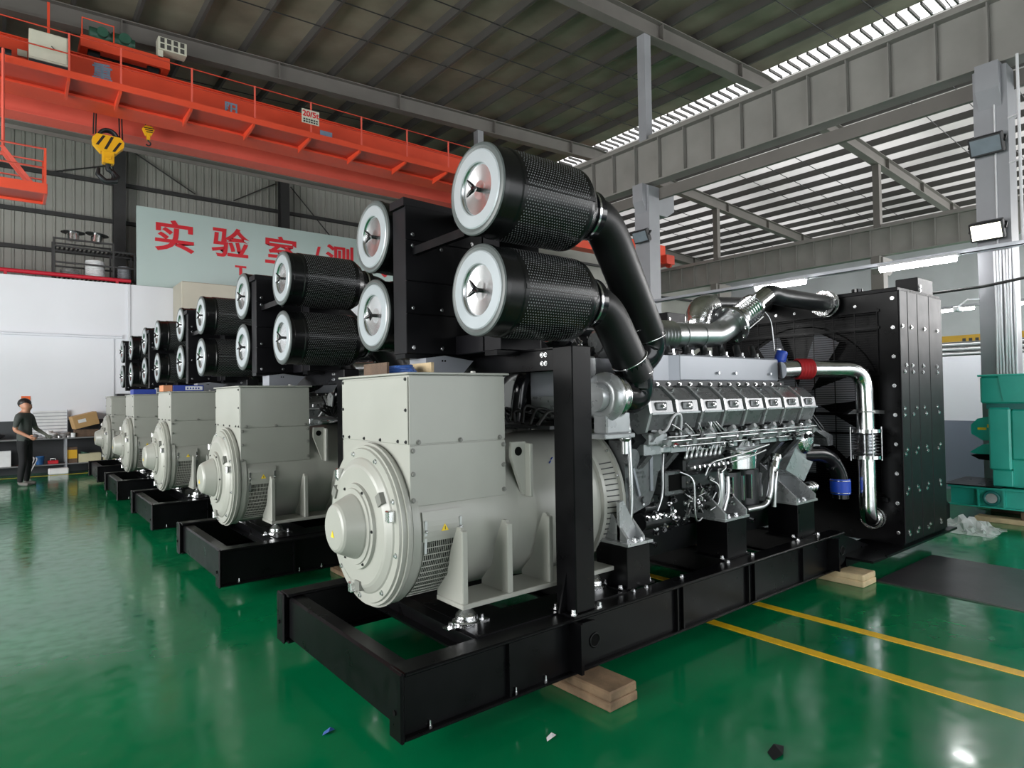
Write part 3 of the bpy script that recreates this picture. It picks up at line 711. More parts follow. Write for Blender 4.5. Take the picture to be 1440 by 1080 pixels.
def make_engine(root):
    rnd = random.Random(3)
    m = G()   # crankcase with the two cylinder banks
    m.prism([(-.33, .62), (.33, .62), (.36, .8), (.36, 1.1), (.56, 1.30), (.42, 1.42), (.12, 1.28), (-.12, 1.28), (-.42, 1.42), (-.56, 1.30), (-.36, 1.1), (-.36, .8)], 'x', 3.2, 5.5)
    for i in range(9):
        for s in (-1, 1): m.box(3.25+i*.27, 3.29+i*.27, min(s*.34, s*.385), max(s*.34, s*.385), .7, 1.08, .006)
    eng = m.build('engine', 'engine_dark', root)
    m = G(); m.prism([(-.27, .42), (.27, .42), (.36, .62), (-.36, .62)], 'x', 3.3, 5.4); m.m(1)
    for i in range(3): m.cyl((3.62+i*.65, -.33, .535), (3.62+i*.65, -.37, .53), .02, seg=10)
    m.build('oil_pan', ['engine_dark', 'chrome'], eng)
    # flywheel housing
    m = G(); m.lathe([(3.135, .3), (3.135, .47), (3.2, .48), (3.2, .44), (3.34, .42), (3.34, .2)], (0, 0, .905), (1, 0, 0), 40)
    m.build('flywheel_housing', 'engine_grey', eng)
    for s in (-1, 1):
        m = G(); m.prism([(3.16, 1.30), (3.24, 1.31), (3.44, 1.20), (3.60, 1.23), (3.60, 1.13), (3.5, 1.07), (3.46, .95), (3.40, .86), (3.16, .80)], 'y', s*.50 if s < 0 else s*.36, s*.36 if s < 0 else s*.50)
        m.m(1).prism([(3.25, 1.295), (3.285, 1.29), (3.435, 1.185), (3.435, .95), (3.405, .95), (3.405, 1.17)], 'y', min(s*.50, s*.508), max(s*.50, s*.508))
        m.bar((3.19, s*.505, 1.06), (3.22, s*.505, .92), .018).bar((3.23, s*.505, 1.12), (3.29, s*.505, .93), .018)
        m.m(0).cyl((3.2, s*.5, 1.19), (3.2, s*.54, 1.19), .06, seg=20).cyl((3.33, s*.5, .9), (3.33, s*.52, .9), .02, seg=10)
        for (zz, n_, x0_) in ((1.075, 6, 3.27), (1.045, 9, 3.25)):
            for i_ in range(n_): m.box(x0_+i_*.0135, x0_+.009+i_*.0135, min(s*.50, s*.503), max(s*.50, s*.503), zz, zz+.016)
        m.build('gear_case', ['engine_grey', 'manifold_silver'], eng)
        m = G(); m.tube(route([(3.16, s*.53, 1.45), (3.165, s*.545, 1.1), (3.17, s*.54, .8), (3.1, s*.50, .5)], .2, 6), .016, 8)
        m.lathe([(0, .035), (.04, .045), (.10, .045), (.12, .03), (.2, .028)], (3.14, s*.52, 1.42), (0, 0, -1), 16); m.build('breather_pipe', 'steel', eng)
        # rear engine foot
        m = G(); m.prism([(3.03, .68), (3.03, .92), (3.07, .93), (3.2, .72), (3.2, .68)], 'y', s*.55-.012, s*.55+.012); m.prism([(s*.40, .93), (s*.62, .70), (s*.62, .68), (s*.40, .68)], 'x', 3.03, 3.05)
        m.prism([(s*.40, .93), (s*.62, .70), (s*.62, .68), (s*.40, .68)], 'x', 3.18, 3.2); m.box(2.98, 3.22, min(s*.67, s*.4), max(s*.67, s*.4), .665, .682); m.m(1)
        for bx in (3.08, 3.14): m.bolt((bx, s*.635, .682), (0, 0, 1), .014, .02)
        m.build('engine_foot', ['engine_light', 'bolt_metal'], eng)
        for (x0, x1) in ((4.03, 4.32), (5.05, 5.38)):
            m = G(); m.box(x0-.02, x1+.01, min(s*.68, s*.34), max(s*.68, s*.34), .682, .70)
            for xx in (x0-.01, x1-.03): m.prism([(s*.34, 1.02), (s*.34, .70), (s*.675, .70), (s*.675, .74)], 'x', xx, xx+.018)
            if x0 > 5: m.prism([(5.1, .98), (5.3, .98), (5.42, .72), (5.4, .70), (5.05, .70)], 'y', s*.36-.01, s*.36+.01)
            m.m(1)
            for bx in (x0+.08, x0+.18): m.bolt((bx, s*.64, .70), (0, 0, 1), .014, .022)
            m.build('engine_foot', ['engine_light', 'bolt_metal'], eng)
        # eight rocker covers each side
        for i in range(8):
            x0 = 3.26+i*.287; m = G()
            pr = [(s*.32, 1.60), (s*.40, 1.655), (s*.50, 1.645), (s*.60, 1.56), (s*.615, 1.48), (s*.575, 1.365), (s*.44, 1.34)]
            m.prism(pr, 'x', x0+.03, x0+.27)
            c0 = (s*.49, 1.50); big = [(c0[0]+(a-c0[0])*1.09, c0[1]+(b-c0[1])*1.09) for a, b in pr]
            m.m(1).prism(big, 'x', x0+.010, x0+.034).m(0)
            m.m(1).box(x0+.03, x0+.27, min(s*.57, s*.63), max(s*.57, s*.63), 1.470, 1.482).m(0)
            m.box(x0+.09, x0+.2, min(s*.59, s*.622), max(s*.59, s*.622), 1.495, 1.55, .008)
            m.m(2).bolt((x0+.15, s*.622, 1.525), (0, s, .1), .009, .02)
            m.bolt((x0+.1, s*.52, 1.628), (0, s*.6, .8), .009, .02)
            m.build('rocker_cover', ['engine_grey', 'engine_light', 'chrome'], eng)
            m = G(); m.box(x0+.05, x0+.24, min(s*.48, s*.59), max(s*.48, s*.59), 1.26, 1.345, .012).cyl((x0+.1, s*.57, 1.32), (x0+.09, s*.645, 1.355), .018, seg=10).cyl((x0+.2, s*.57, 1.29), (x0+.2, s*.63, 1.275), .024, seg=10)
            m.prism([(x0+.05, 1.29), (x0+.14, 1.365), (x0+.2, 1.30)], 'y', s*.60-.012, s*.60+.012).box(x0+.02, x0+.26, min(s*.46, s*.56), max(s*.46, s*.56), 1.20, 1.27)
            m.build('injector_block', 'engine_light', eng)
            # slanted ports of the cylinder bank
            m = G(); m.add([(x0+.05, s*.53, 1.2), (x0+.11, s*.53, 1.2), (x0+.04, s*.40, 1.02), (x0-.02, s*.40, 1.02), (x0+.05, s*.56, 1.19), (x0+.11, s*.56, 1.19), (x0+.04, s*.43, 1.01), (x0-.02, s*.43, 1.01)], [(0, 1, 2, 3), (4, 5, 6, 7), (0, 1, 5, 4), (1, 2, 6, 5), (2, 3, 7, 6), (3, 0, 4, 7)])
            m.build('bank_rib', 'engine_grey', eng)
        m = G(); m.lathe([(0, .03), (.05, .035), (.07, .028), (.09, .028), (.09, 0)], (3.30, s*.46, 1.66), (.2, s*.3, 1), 14); m.build('filler_cap', 'steel', eng)
        for (xa, xb, yy, zz, r_) in ((3.45, 5.5, .61, 1.285, .014), (3.45, 5.5, .63, 1.315, .007), (3.6, 5.4, .60, 1.245, .008)):
            m = G(); m.tube([(xa, s*yy, zz), (xb, s*yy, zz-.005)], r_, 8); m.build('fuel_rail', 'steel', eng)
        # charge air manifold
        m = G(); y0, y1 = sorted((s*.375, s*.16))
        m.box(3.93, 5.36, y0, y1, 1.70, 1.90, .012)
        pts = [(3.5, s*.33), (3.86, s*.33), (3.93, s*.375), (3.93, s*.16), (3.5, s*.16)]
        m.prism(pts, 'z', 1.705, 1.893)
        m.m(1)
        for bx in (4.42, 4.66, 5.2): m.cyl((bx, s*.375, 1.765), (bx, s*.395, 1.765), .011, seg=10)
        m.build('air_manifold', ['manifold_silver', 'bolt_metal'], eng)
        m = G(); m.box(3.4, 5.4, min(s*.14, s*.40), max(s*.14, s*.40), 1.60, 1.70); m.m(1)
        for i in range(15): m.bolt((3.5+i*.13, s*.40, 1.675), (0, s, .2), .010, .015)
        m.build('port_strip', ['engine_dark', 'chrome'], eng)
        # pump body with its rows of delivery valves and the pipes that fan out to the heads
        m = G(); m.box(3.70, 4.2, min(s*.42, s*.57), max(s*.42, s*.57), 1.05, 1.15, .015).box(3.68, 4.24, min(s*.38, s*.58), max(s*.38, s*.58), .93, 1.05, .02)
        for i in range(8):
            xx = 3.74+i*.058
            m.m(1).lathe([(0, .015), (.03, .018), (.05, .013), (.08, .016), (.10, .016), (.12, .007)], (xx, s*.54, 1.13), (.25, s*.2, 1), 8)
            m.lathe([(0, .014), (.03, .016), (.06, .011), (.06, 0)], (xx, s*.57, 1.08), (0, s*1, .2), 8); m.m(0)
        m.build('fuel_pump', ['engine_dark', 'steel'], eng)
        for i in range(8):
            m = G(); xx = 3.77+i*.058; tx = 3.50+i*.15 if i < 4 else 3.92+(i-4)*.03
            m.tube(route([(xx, s*.565, 1.25), (xx+.01*(i-4), s*.60, 1.30), (lerp(xx, tx, .6), s*.625, 1.35), (tx, s*.62, 1.40)], .05, 4), .0055, 6); m.build('fuel_pipe', 'steel', eng)
        m = G(); m.cyl((3.40, s*.54, 1.285), (3.58, s*.55, 1.28), .036, seg=16).cyl((3.34, s*.54, 1.285), (3.40, s*.54, 1.285), .022, seg=12).box(3.46, 3.56, min(s*.50, s*.57), max(s*.50, s*.57), 1.20, 1.25, .01).torus((3.46, s*.545, 1.283), (1, 0, 0), .038, .006); m.m(1).cyl((3.58, s*.55, 1.28), (3.64, s*.553, 1.278), .034, .03, seg=14)
        m.build('priming_pump', ['steel', 'red_part'], eng)
        m = G(); m.tube(route([(3.36, s*.56, 1.36), (3.42, s*.63, 1.34), (3.50, s*.64, 1.47), (3.60, s*.63, 1.47), (3.62, s*.6, 1.31)], .06, 5), .010, 6); m.build('looped_hose', 'conduit_white', eng)
        # drum filter, strainer and their pipes
        m = G(); m.lathe([(0, 0), (0, .15), (.015, .17), (.13, .175), (.145, .185), (.165, .185), (.165, 0)], (4.55, s*.42, 1.0), (0, 0, 1), 32); m.build('drum_filter', 'chrome', eng)
        m = G(); m.box(4.34, 4.76, min(s*.36, s*.58), max(s*.36, s*.58), 1.165, 1.19, .008)
        for i in range(14):
            a = R(i*360/14); m.bolt((4.55+.15*math.cos(a), s*(.42+.15*math.sin(a)), 1.19), (0, 0, 1), .012, .03)
        for i in range(12): m.cyl((4.4+.025*i, s*.56, 1.19), (4.42+.022*i, s*.58, 1.23+.02*(i % 3)), .008, seg=6)
        m.build('filter_head', 'engine_light', eng)
        for xx in (4.42, 4.68):
            m = G(); m.lathe([(0, .12), (.28, .12), (.28, .0)], (xx, s*.42, .71), (0, 0, 1), 20); m.m(1)
            for dx in (-.09, .06): m.box(xx+dx, xx+dx+.014, min(s*.50, s*.545), max(s*.50, s*.545), .77, .96)
            m.build('oil_filter', ['engine_dark', 'chrome'], eng)
        for (pts, r) in (([(4.12, s*.57, 1.05), (4.12, s*.58, .88), (4.12, s*.55, .72)], .032), ([(4.2, s*.58, .98), (4.18, s*.6, .86), (4.13, s*.59, .74)], .020),
                         ([(4.95, s*.52, 1.06), (4.83, s*.58, .98), (4.78, s*.60, .80), (4.74, s*.58, .70), (4.52, s*.54, .69)], .024), ([(5.0, s*.52, 1.06), (4.9, s*.58, .97), (4.86, s*.59, .84), (4.86, s*.58, .68)], .020),
                         ([(3.9, s*.60, 1.02), (3.93, s*.62, 1.11), (4.3, s*.62, 1.14), (4.75, s*.61, 1.19)], .008), ([(4.2, s*.61, 1.09), (4.5, s*.62, 1.12), (4.7, s*.61, 1.15)], .006), ([(3.66, s*.56, 1.06), (3.74, s*.62, 1.02), (3.74, s*.62, .74), (3.80, s*.6, .70), (3.88, s*.58, .72)], .007),
                         ([(3.52, s*.53, 1.22), (3.47, s*.56, 1.12), (3.47, s*.56, .92), (3.42, s*.55, .82)], .008), ([(3.98, s*.58, .98), (4.06, s*.61, .94), (4.06, s*.61, .80), (3.98, s*.58, .76)], .006), ([(4.1, s*.58, 1.12), (4.14, s*.62, 1.06), (4.06, s*.62, 1.03)], .010)):
            m = G(); m.tube(route(pts, .08, 5), r, 10); m.build('coolant_pipe' if r > .015 else 'oil_pipe', 'steel', eng)
        m = G(); m.lathe([(0, .042), (.03, .05), (.06, .042), (.12, .045), (.15, .035)], (4.95, s*.56, 1.09), (-.55, 0, -1), 16); m.build('pipe_joint', 'chrome', eng)
        # control box, starter, small fittings
        m = G(); m.box(3.53, 3.74, min(s*.40, s*.54), max(s*.40, s*.54), .90, 1.07, .01); m.m(1).box(3.56, 3.70, min(s*.54, s*.545), max(s*.54, s*.545), .935, 1.045); m.build('control_box', ['engine_grey', 'dark_void'], eng)
        m = G(); m.cyl((3.34, s*.46, .74), (3.66, s*.46, .74), .06, seg=18).cyl((3.36, s*.47, .83), (3.52, s*.47, .83), .03, seg=14); m.m(1)
        for i in range(6): m.bolt((3.36+i*.045, s*.51, .77), (0, s, .3), .012, .02)
        m.build('starter_motor', ['engine_dark', 'chrome'], eng)
        m = G()
        for i in range(150):
            xx = rnd.uniform(3.72, 4.25); zz = rnd.uniform(.76, 1.10); yy = s*rnd.uniform(.50, .585)
            m.m(rnd.choice((0, 0, 1, 1))); c = rnd.random()
            if c < .5: m.bolt((xx, yy, zz), (rnd.uniform(-.5, .5), s, rnd.uniform(-.5, .5)), rnd.uniform(.006, .013), rnd.uniform(.015, .04))
            else: m.cyl((xx, yy, zz), (xx+rnd.uniform(-.05, .05), yy+s*.02, zz+rnd.uniform(-.06, .06)), rnd.uniform(.003, .010), seg=7)
        for i in range(90):
            xx = rnd.uniform(3.5, 5.5); zz = rnd.uniform(1.21, 1.36); yy = s*rnd.uniform(.56, .62)
            m.m(rnd.choice((0, 1))).bolt((xx, yy, zz), (rnd.uniform(-.5, .5), s, rnd.uniform(-.3, .6)), rnd.uniform(.006, .013), rnd.uniform(.015, .04))
        for i in range(40):
            xx = rnd.uniform(3.3, 3.8); zz = rnd.uniform(.68, .9); yy = s*rnd.uniform(.46, .56)
            m.m(rnd.choice((0, 1))).bolt((xx, yy, zz), (rnd.uniform(-.5, .5), s, rnd.uniform(-.3, .6)), rnd.uniform(.006, .013), rnd.uniform(.015, .04))
        m.build('fitting_cluster', ['steel', 'engine_dark'], eng)['kind'] = 'stuff'
        # gear train cover and bracket at the radiator end
        m = G(); m.prism([(5.17, .945), (5.40, 1.17), (5.80, 1.12), (5.485, .82)], 'y', min(s*.36, s*.52), max(s*.36, s*.52)); m.build('front_cover', 'engine_light', eng)
        m = G(); m.lathe([(0, .13), (.03, .135), (.06, .11), (.08, .05), (.08, 0)], (5.50, s*.50, 1.195), (0, s, 0), 24)
        for i in range(8):
            a = R(i*45); m.bolt((5.50+.11*math.cos(a), s*.53, 1.195+.11*math.sin(a)), (0, s, 0), .014, .02)
        m.build('pump_cover', 'foil', eng)
        m = G(); m.prism([(5.60, 1.27), (5.67, 1.29), (5.96, 1.20), (5.96, 1.11), (5.86, 1.11), (5.84, 1.18)], 'y', min(s*.40, s*.56), max(s*.40, s*.56)); m.build('belt_guard', 'engine_grey', eng)
        m = G(); m.bar((5.52, s*.57, 1.40), (5.72, s*.57, 1.26), .012).bar((5.56, s*.57, 1.41), (5.76, s*.57, 1.27), .012); m.build('guard_stay', 'engine_dark', eng)
        m = G(); m.tube(route([(5.55, s*.46, 1.05), (5.86, s*.54, 1.04), (6.02, s*.59, .85), (6.02, s*.59, .62)], .16, 7), .075, 16); hs = m.build('coolant_hose', 'black_gloss', eng)
        m = G(); m.lathe([(0, .083), (.02, .088), (.12, .088), (.14, .083)], (6.02, s*.59, .80), (0, 0, -1), 20); m.m(1).torus((6.02, s*.59, .785), (0, 0, 1), .087, .005).torus((6.02, s*.59, .675), (0, 0, 1), .087, .005); m.build('hose_sleeve', ['blue_hose', 'chrome'], eng)
        m = G(); m.cyl((5.5, s*.5, .75), (5.70, s*.5, .75), .045, seg=14).torus((5.6, s*.5, .75), (1, 0, 0), .045, .012, 18, 6).torus((5.66, s*.5, .75), (1, 0, 0), .045, .012, 18, 6); m.build('drain_stub', 'chrome', eng)
        # charge air pipe down to the cooler: red sleeve, elbow, bellows, foot elbow
        yp = s*.755
        m = G(); m.tube(route([(5.36, s*.40, 1.80), (5.5, s*.46, 1.81), (6.17, yp, 1.81), (6.19, yp, 1.3), (6.19, yp, 1.22)], .2, 10), .075, 24)
        cp = m.build('charge_pipe', 'chrome', root)
        m = G(); d = Vector((.67, s*.295, .0)).normalized()
        for i in range(5): m.lathe([(0, .080), (.016, .094), (.032, .080)], Vector((5.50, s*.46, 1.81))+d*(i*.032), d, 24)
        m.build('red_sleeve', 'red_hose', cp)
        m = G(); bz = 1.255
        m.lathe([(0, .075), (0, .126), (.03, .126), (.03, .08)], (6.19, yp, bz), (0, 0, -1), 28)
        for i in range(7): m.lathe([(.036+i*.029, .074), (.0505+i*.029, .118), (.065+i*.029, .074)], (6.19, yp, bz), (0, 0, -1), 28)
        m.lathe([(.24, .08), (.24, .126), (.27, .126), (.27, .075)], (6.19, yp, bz), (0, 0, -1), 28)
        m.build('pipe_bellows', 'chrome', cp)
        for i in range(4):
            a = R(45+i*90); m = G(); m.cyl((6.19+.136*math.cos(a), yp+.136*math.sin(a), bz+.02), (6.19+.136*math.cos(a), yp+.136*math.sin(a), bz-.29), .006, seg=6); m.build('tie_bolt', 'steel', cp)
        m = G(); m.tube(route([(6.19, yp, 1.06), (6.19, yp, .44), (6.38, yp-s*.02, .42)], .12, 8), .075, 24)
        m.m(1).lathe([(0, .08), (.0, .10), (.03, .10), (.03, .085), (.06, .085), (.06, .10), (.09, .10)], (6.30, yp-s*.015, .42), (1, 0, 0), 22)
        m.build('lower_pipe', ['chrome', 'foil'], cp)
        m = G(); m.torus((6.19, yp, 1.415), (0, 0, 1), .077, .008); m.bar((6.19, yp+s*.08, 1.415), (6.39, yp+s*.08, 1.405), .012, .03); m.build('pipe_clamp', 'steel', cp)
    # plate-cased aftercooler above the flywheel
    m = G(); m.box(2.78, 3.06, -.36, .0, 1.45, 1.86, .012); m.m(1).box(2.772, 2.78, -.34, -.02, 1.60, 1.85); m.build('aftercooler', ['engine_light', 'manifold_silver'], eng)
    m = G(); m.torus((2.95, .22, 1.62), (1, .2, .1), .14, .09, 24, 10).cyl((2.8, .2, 1.6), (3.1, .24, 1.64), .12, seg=18); m.build('turbine_volute', 'engine_dark', eng)
    m = G(); m.tube(route([(2.7, .05, 1.44), (2.72, .02, 1.72), (2.95, .1, 1.82), (3.2, .1, 1.8)], .1, 5), .05, 12); m.build('oil_return', 'black_gloss', eng)
    m = G(); m.box(2.55, 3.1, -.45, .45, 1.40, 1.42); m.build('heat_shelf', 'engine_dark', eng)
    for i in range(7):
        m = G(); yy = -.4+i*.12
        m.tube(route([(2.5+.04*i, yy, 1.43), (2.62, yy+.03, 1.52+.02*(i % 3)), (2.75, yy-.05, 1.48), (2.9, yy, 1.44)], .06, 4), .011, 6); m.build('wiring_loom', 'cable_black', eng)
    # exhaust: ribbed collectors, flange, bellows and outlet over the engine
    for s in (-1, 1):
        y0 = s*.225
        m = G(); m.lathe([(0, .085), (0, .10), (.36, .10), (.36, .106), (.375, .106), (.375, .10), (.60, .10), (.60, .106), (.615, .106), (.615, .10), (.80, .10)], (3.78, y0, 2.045), (1, 0, .05), 28)
        for i in range(6): m.lathe([(.02+i*.04, .10), (.032+i*.04, .118), (.044+i*.04, .10)], (3.78, y0, 2.045), (1, 0, .05), 28)
        ex = m.build('exhaust_collector', 'steel', root)
        m = G(); m.torus((3.74, y0, 2.02), (1, 0, .1), .07, .06, 24, 10).cyl((3.66, y0, 2.02), (3.8, y0, 2.04), .08, seg=18); m.build('turbine_case', 'engine_light', ex)
        if s < 0:
            d = Vector((.875, -.05, .485)).normalized(); o_ = Vector((4.85, -.235, 2.19))
            m = G(); m.tube(route([(4.5, y0, 2.08), (4.64, y0, 2.09), tuple(o_)], .1, 6), .1, 22)
            m.lathe([(-.02, .1), (-.02, .168), (.006, .168), (.006, .1)], o_, d, 30); m.m(1)
            for i in range(10):
                a = R(i*36); u = d.orthogonal().normalized(); w_ = d.cross(u); m.bolt(o_-d*.02+(u*math.cos(a)+w_*math.sin(a))*.145, -d, .012, .02)
            m.build('flange_elbow', ['steel', 'bolt_metal'], ex)
            m = G(); m.lathe([(.006, .08), (.09, .08), (.09, .115), (.115, .115), (.115, .09)], o_, d, 26)
            for i in range(6): m.lathe([(.125+i*.035, .080), (.1425+i*.035, .112), (.16+i*.035, .080)], o_, d, 26)
            m.lathe([(.34, .09), (.34, .118), (.365, .118), (.365, .085), (.60, .083)], o_, d, 26); m.build('exhaust_bellows', 'chrome', ex)
            for i in range(3):
                a = R(70+i*120); u = d.orthogonal().normalized(); w_ = d.cross(u); e = (u*math.cos(a)+w_*math.sin(a))*.125
                m = G(); m.cyl(o_+d*.09+e, o_+d*.37+e, .007, seg=6); m.build('tie_bolt', 'steel', ex)
            m = G(); e0 = o_+d*.56; m.tube(route([e0, e0+d*.10, Vector((5.55, -.285, 2.485)), Vector((6.34, -.36, 2.47))], .14, 7), .083, 22); m.build('outlet_pipe', 'engine_dark', ex)
            m = G(); m.lathe([(0, .085), (0, .125), (.03, .13), (.035, .1), (.06, .1), (.065, .13), (.09, .125), (.09, .0)], (6.27, -.353, 2.472), (1, -.08, 0), 26); m.build('pipe_clamp', 'foil', ex)
        else:
            m = G(); m.tube(route([(4.5, y0, 2.08), (5.02, y0, 2.10), (5.06, y0, 2.40), (5.24, y0, 2.43)], .13, 7), [.1]*8+[.12]*(len(route([(4.5, y0, 2.08), (5.02, y0, 2.10), (5.06, y0, 2.40), (5.24, y0, 2.43)], .13, 7))-8), 22); m.build('wrapped_elbow', 'foil', ex)
            m = G(); m.tube([(5.1, y0, 2.44), (6.34, .28, 2.54)], .075, 20); m.build('outlet_pipe', 'engine_dark', ex)
        for i in range(8):
            m = G(); xx = 3.42+i*.24; m.tube(route([(xx, s*.30, 1.90), (xx, s*.28, 1.95), (xx+.05, s*.24, 2.0)], .04, 4), .03, 8).lathe([(0, .045), (.015, .045), (.015, .03), (.03, .03)], (xx, s*.29, 1.90), (0, 0, 1), 10); m.build('exhaust_branch', 'engine_dark', ex)
            m = G(); m.bolt((xx+.1, s*.26, 1.90), (0, 0, 1), .02, .05); m.build('stud', 'chrome', ex)
    return eng

def make_radiator(root):
    X0, X1, Y0, Z0, Z1 = 6.40, 7.48, .975, .19, 2.56
    m = G(); m.box(X0+.12, X1, -Y0, Y0, Z0, Z1, .004)
    rad = m.build('radiator', 'black_paint', root)
    # front frame of the fan cowl
    m = G(); m.box(X0, X0+.12, -Y0, -.80, Z0, Z1-.04).box(X0, X0+.12, .80, Y0, Z0, Z1-.04).box(X0, X0+.12, -.80, .80, Z0, .62).box(X0, X0+.12, -.80, .80, 2.36, Z1-.04)
    m.m(1)
    for bz in [.3+i*.27 for i in range(9)]:
        for s in (-1, 1): m.bolt((X0, s*.93, bz), (-1, 0, 0), .012, .012)
    for (by, bz) in [(-.6+.2*i, 2.42) for i in range(7)]: m.bolt((X0, by, bz), (-1, 0, 0), .010, .01)
    m.build('cowl_frame', ['black_paint', 'bolt_metal'], rad)
    m = G(); m.lathe([(0, .0), (.01, .76), (-.0, .79)], (X0+.115, 0, 1.5), (1, 0, 0), 40); m.build('core_face', 'dark_void', rad)
    fan = G(); fan.cyl((X0+.02, 0, 1.5), (X0+.09, 0, 1.5), .13, seg=20)
    for i in range(7):
        a = R(i*360/7+14); u = Vector((0, math.cos(a), math.sin(a))); v = Vector((0, -math.sin(a), math.cos(a)))
        c = Vector((X0+.05, 0, 1.5)); q = [c+u*.12-v*.09+Vector((.03, 0, 0)), c+u*.72-v*.17+Vector((.035, 0, 0)), c+u*.72+v*.12-Vector((.03, 0, 0)), c+u*.12+v*.07-Vector((.03, 0, 0))]
        q2 = [p+Vector((.008, 0, 0)) for p in q]; fan.add(q+q2, [(0, 1, 2, 3), (4, 5, 6, 7), (0, 1, 5, 4), (1, 2, 6, 5), (2, 3, 7, 6), (3, 0, 4, 7)])
    fan.build('fan', 'manifold_silver', rad)  # pale blade colour imitates light showing between dark blades
    g = G()
    n = 78
    for i in range(n):
        z = .64+i*(2.36-.64)/(n-1); g.box(X0-.012, X0-.007, -.80, .80, z-.0025, z+.0025)
    for i in range(9):
        yy = -.8+i*.2; g.box(X0-.018, X0-.012, yy-.004, yy+.004, .62, 2.38)
    for z in (.64, 1.2, 1.76, 2.2, 2.36): g.box(X0-.02, X0-.006, -.82, .82, z-.012, z+.012)
    gd = g.build('fan_guard', 'black_paint', rad)
    m = G(); m.box(X0-.03, X0-.005, -.8, .8, 1.37, 1.40).box(X0-.03, X0-.005, -.86, .86, .58, .61); m.build('guard_rail', 'black_paint', rad)
    for s in (-1, 1):
        for (xa, xb) in ((X0+.0, X0+.18), (X0+.19, X0+.42), (X0+.43, X0+.72), (X0+.73, X1+.0)):
            m = G(); ya, yb = sorted((s*Y0, s*(Y0+.014))); m.box(xa, xb, ya, yb, Z0+.02, Z1-.03, .004); m.m(1)
            for bz in (.28, .31, .66, .70, 1.02, 1.06, 1.38, 1.44, 1.78, 1.84, 2.2):
                m.bolt(((xa+xb)/2+random.uniform(-.05, .05), s*(Y0+.014), bz), (0, s, 0), .013, .012)
            m.build('side_plate', ['black_sheet', 'bolt_metal'], rad)
        m = G(); m.box(X0+.55, X0+.95, s*.86-.1, s*.86+.1, Z1, 2.71, .006); m.m(1).bolt((X0+.6, s*.96 if s > 0 else -.96, 2.62), (0, s, 0), .014, .012).bolt((X0+.6, s*.96, 2.58), (0, s, 0), .012, .012)
        m.build('lifting_block', ['black_sheet', 'bolt_metal'], rad)
        m = G(); ya, yb = sorted((s*1.02, s*.6)); m.box(5.62, 7.66, ya, yb, .17, .19).box(5.62, 7.6, min(s*.80, s*.68), max(s*.80, s*.68), .10, .17)
        m.prism([(5.55, .38), (5.62, .38), (6.2, .19), (5.55, .19)], 'y', s*.74-.01, s*.74+.01); m.build('base_rail', 'black_paint', rad)
        m = G(); m.prism([(X0-.5, 1.40), (X0, 1.40), (X0, 1.43), (X0-.35, 1.44)], 'y', s*.70-.02, s*.70+.02); m.build('stay_bracket', 'black_paint', rad)
    m = G(); m.box(X0, X1, -Y0, Y0, Z1-.04, Z1, .006); m.build('top_tank', 'black_sheet', rad)
    m = G(); m.cyl((X0+.3, -.5, Z1), (X0+.3, -.5, Z1+.07), .05, seg=16); m.build('filler_cap', 'black_gloss', rad)
    m = G(); m.tube([(5.5, -.3, 1.88), (5.5, -.3, 2.0)], .03, 10).tube(route([(5.48, -.28, 1.95), (5.46, -.26, 2.3), (5.3, -.2, 2.4)], .1, 5), .006, 6); m.build('vent_line', 'steel', rad)
    m = G(); m.lathe([(0, .045), (.02, .05), (.09, .05), (.11, .045)], (5.46, -.33, 1.87), (.2, -.2, 1), 16); m.build('hose_sleeve', 'blue_hose', rad)
    return rad

proto, skid, alt = make_genset()
make_engine(proto); make_radiator(proto)
GY = (3.277, 6.27, 9.26, 12.2, 15.1)
GL = ('grey and black diesel generator set beside the two yellow floor stripes', 'diesel generator set second in the row from the yellow floor stripes',
      'diesel generator set in the middle of the row of five', 'diesel generator set second in the row from the workbench', 'diesel generator set at the workbench end of the row')
for i in range(5):
    o = proto if i == 0 else copy_tree(proto)
    o.location = (GO[0]+(0, 0, .0, .0, .02)[i], GY[i], GO[2])
    tag(o, GL[i], 'generator', 'diesel generator sets in a row')

# ------------------------------------------------------------------ timber packing under the skids
def wood_block(x0, x1, y0, y1, h, label, m='wood', rz=0, grp='timber blocks under the skids'):
    cx, cy = (x0+x1)/2, (y0+y1)/2; b = MB(); a, c = (x1-x0)/2, (y1-y0)/2
    b.box(-a, a, -c, c, 0, h*.48, .006).box(-a+.004, a-.002, -c+.003, c, h*.5, h, .008).box(-a+.01, a-.01, -c+.01, c-.01, h*.4, h*.6)
    o = b.build('timber_block', m, None, (cx, cy, 0)); o.rotation_euler = (0, 0, rz)
    return tag(o, label, 'block', grp)
NUM = ('the generator set beside the yellow stripes', 'the second generator set', 'the middle generator set', 'the fourth generator set', 'the workbench end generator set')
wood_block(2.37, 2.59, 2.22, 2.75, .098, 'weathered timber block beneath the alternator end of the set beside yellow stripes', 'wood', .03)
wood_block(5.45, 5.70, 2.27, 2.66, .098, 'pale timber block beside the black floor mat', 'wood_pale', 0)
for i in range(5):
    for (nm, xx) in (('alternator', 2.37), ('radiator', 5.38)):
        if i: wood_block(xx, xx+.22, GY[i]-.98, GY[i]-.55, .098, 'timber block, stripe side, %s end of %s' % (nm, NUM[i]))
        wood_block(xx, xx+.22, GY[i]+.6, GY[i]+.95, .098, 'timber block, workbench side, %s end of %s' % (nm, NUM[i]))

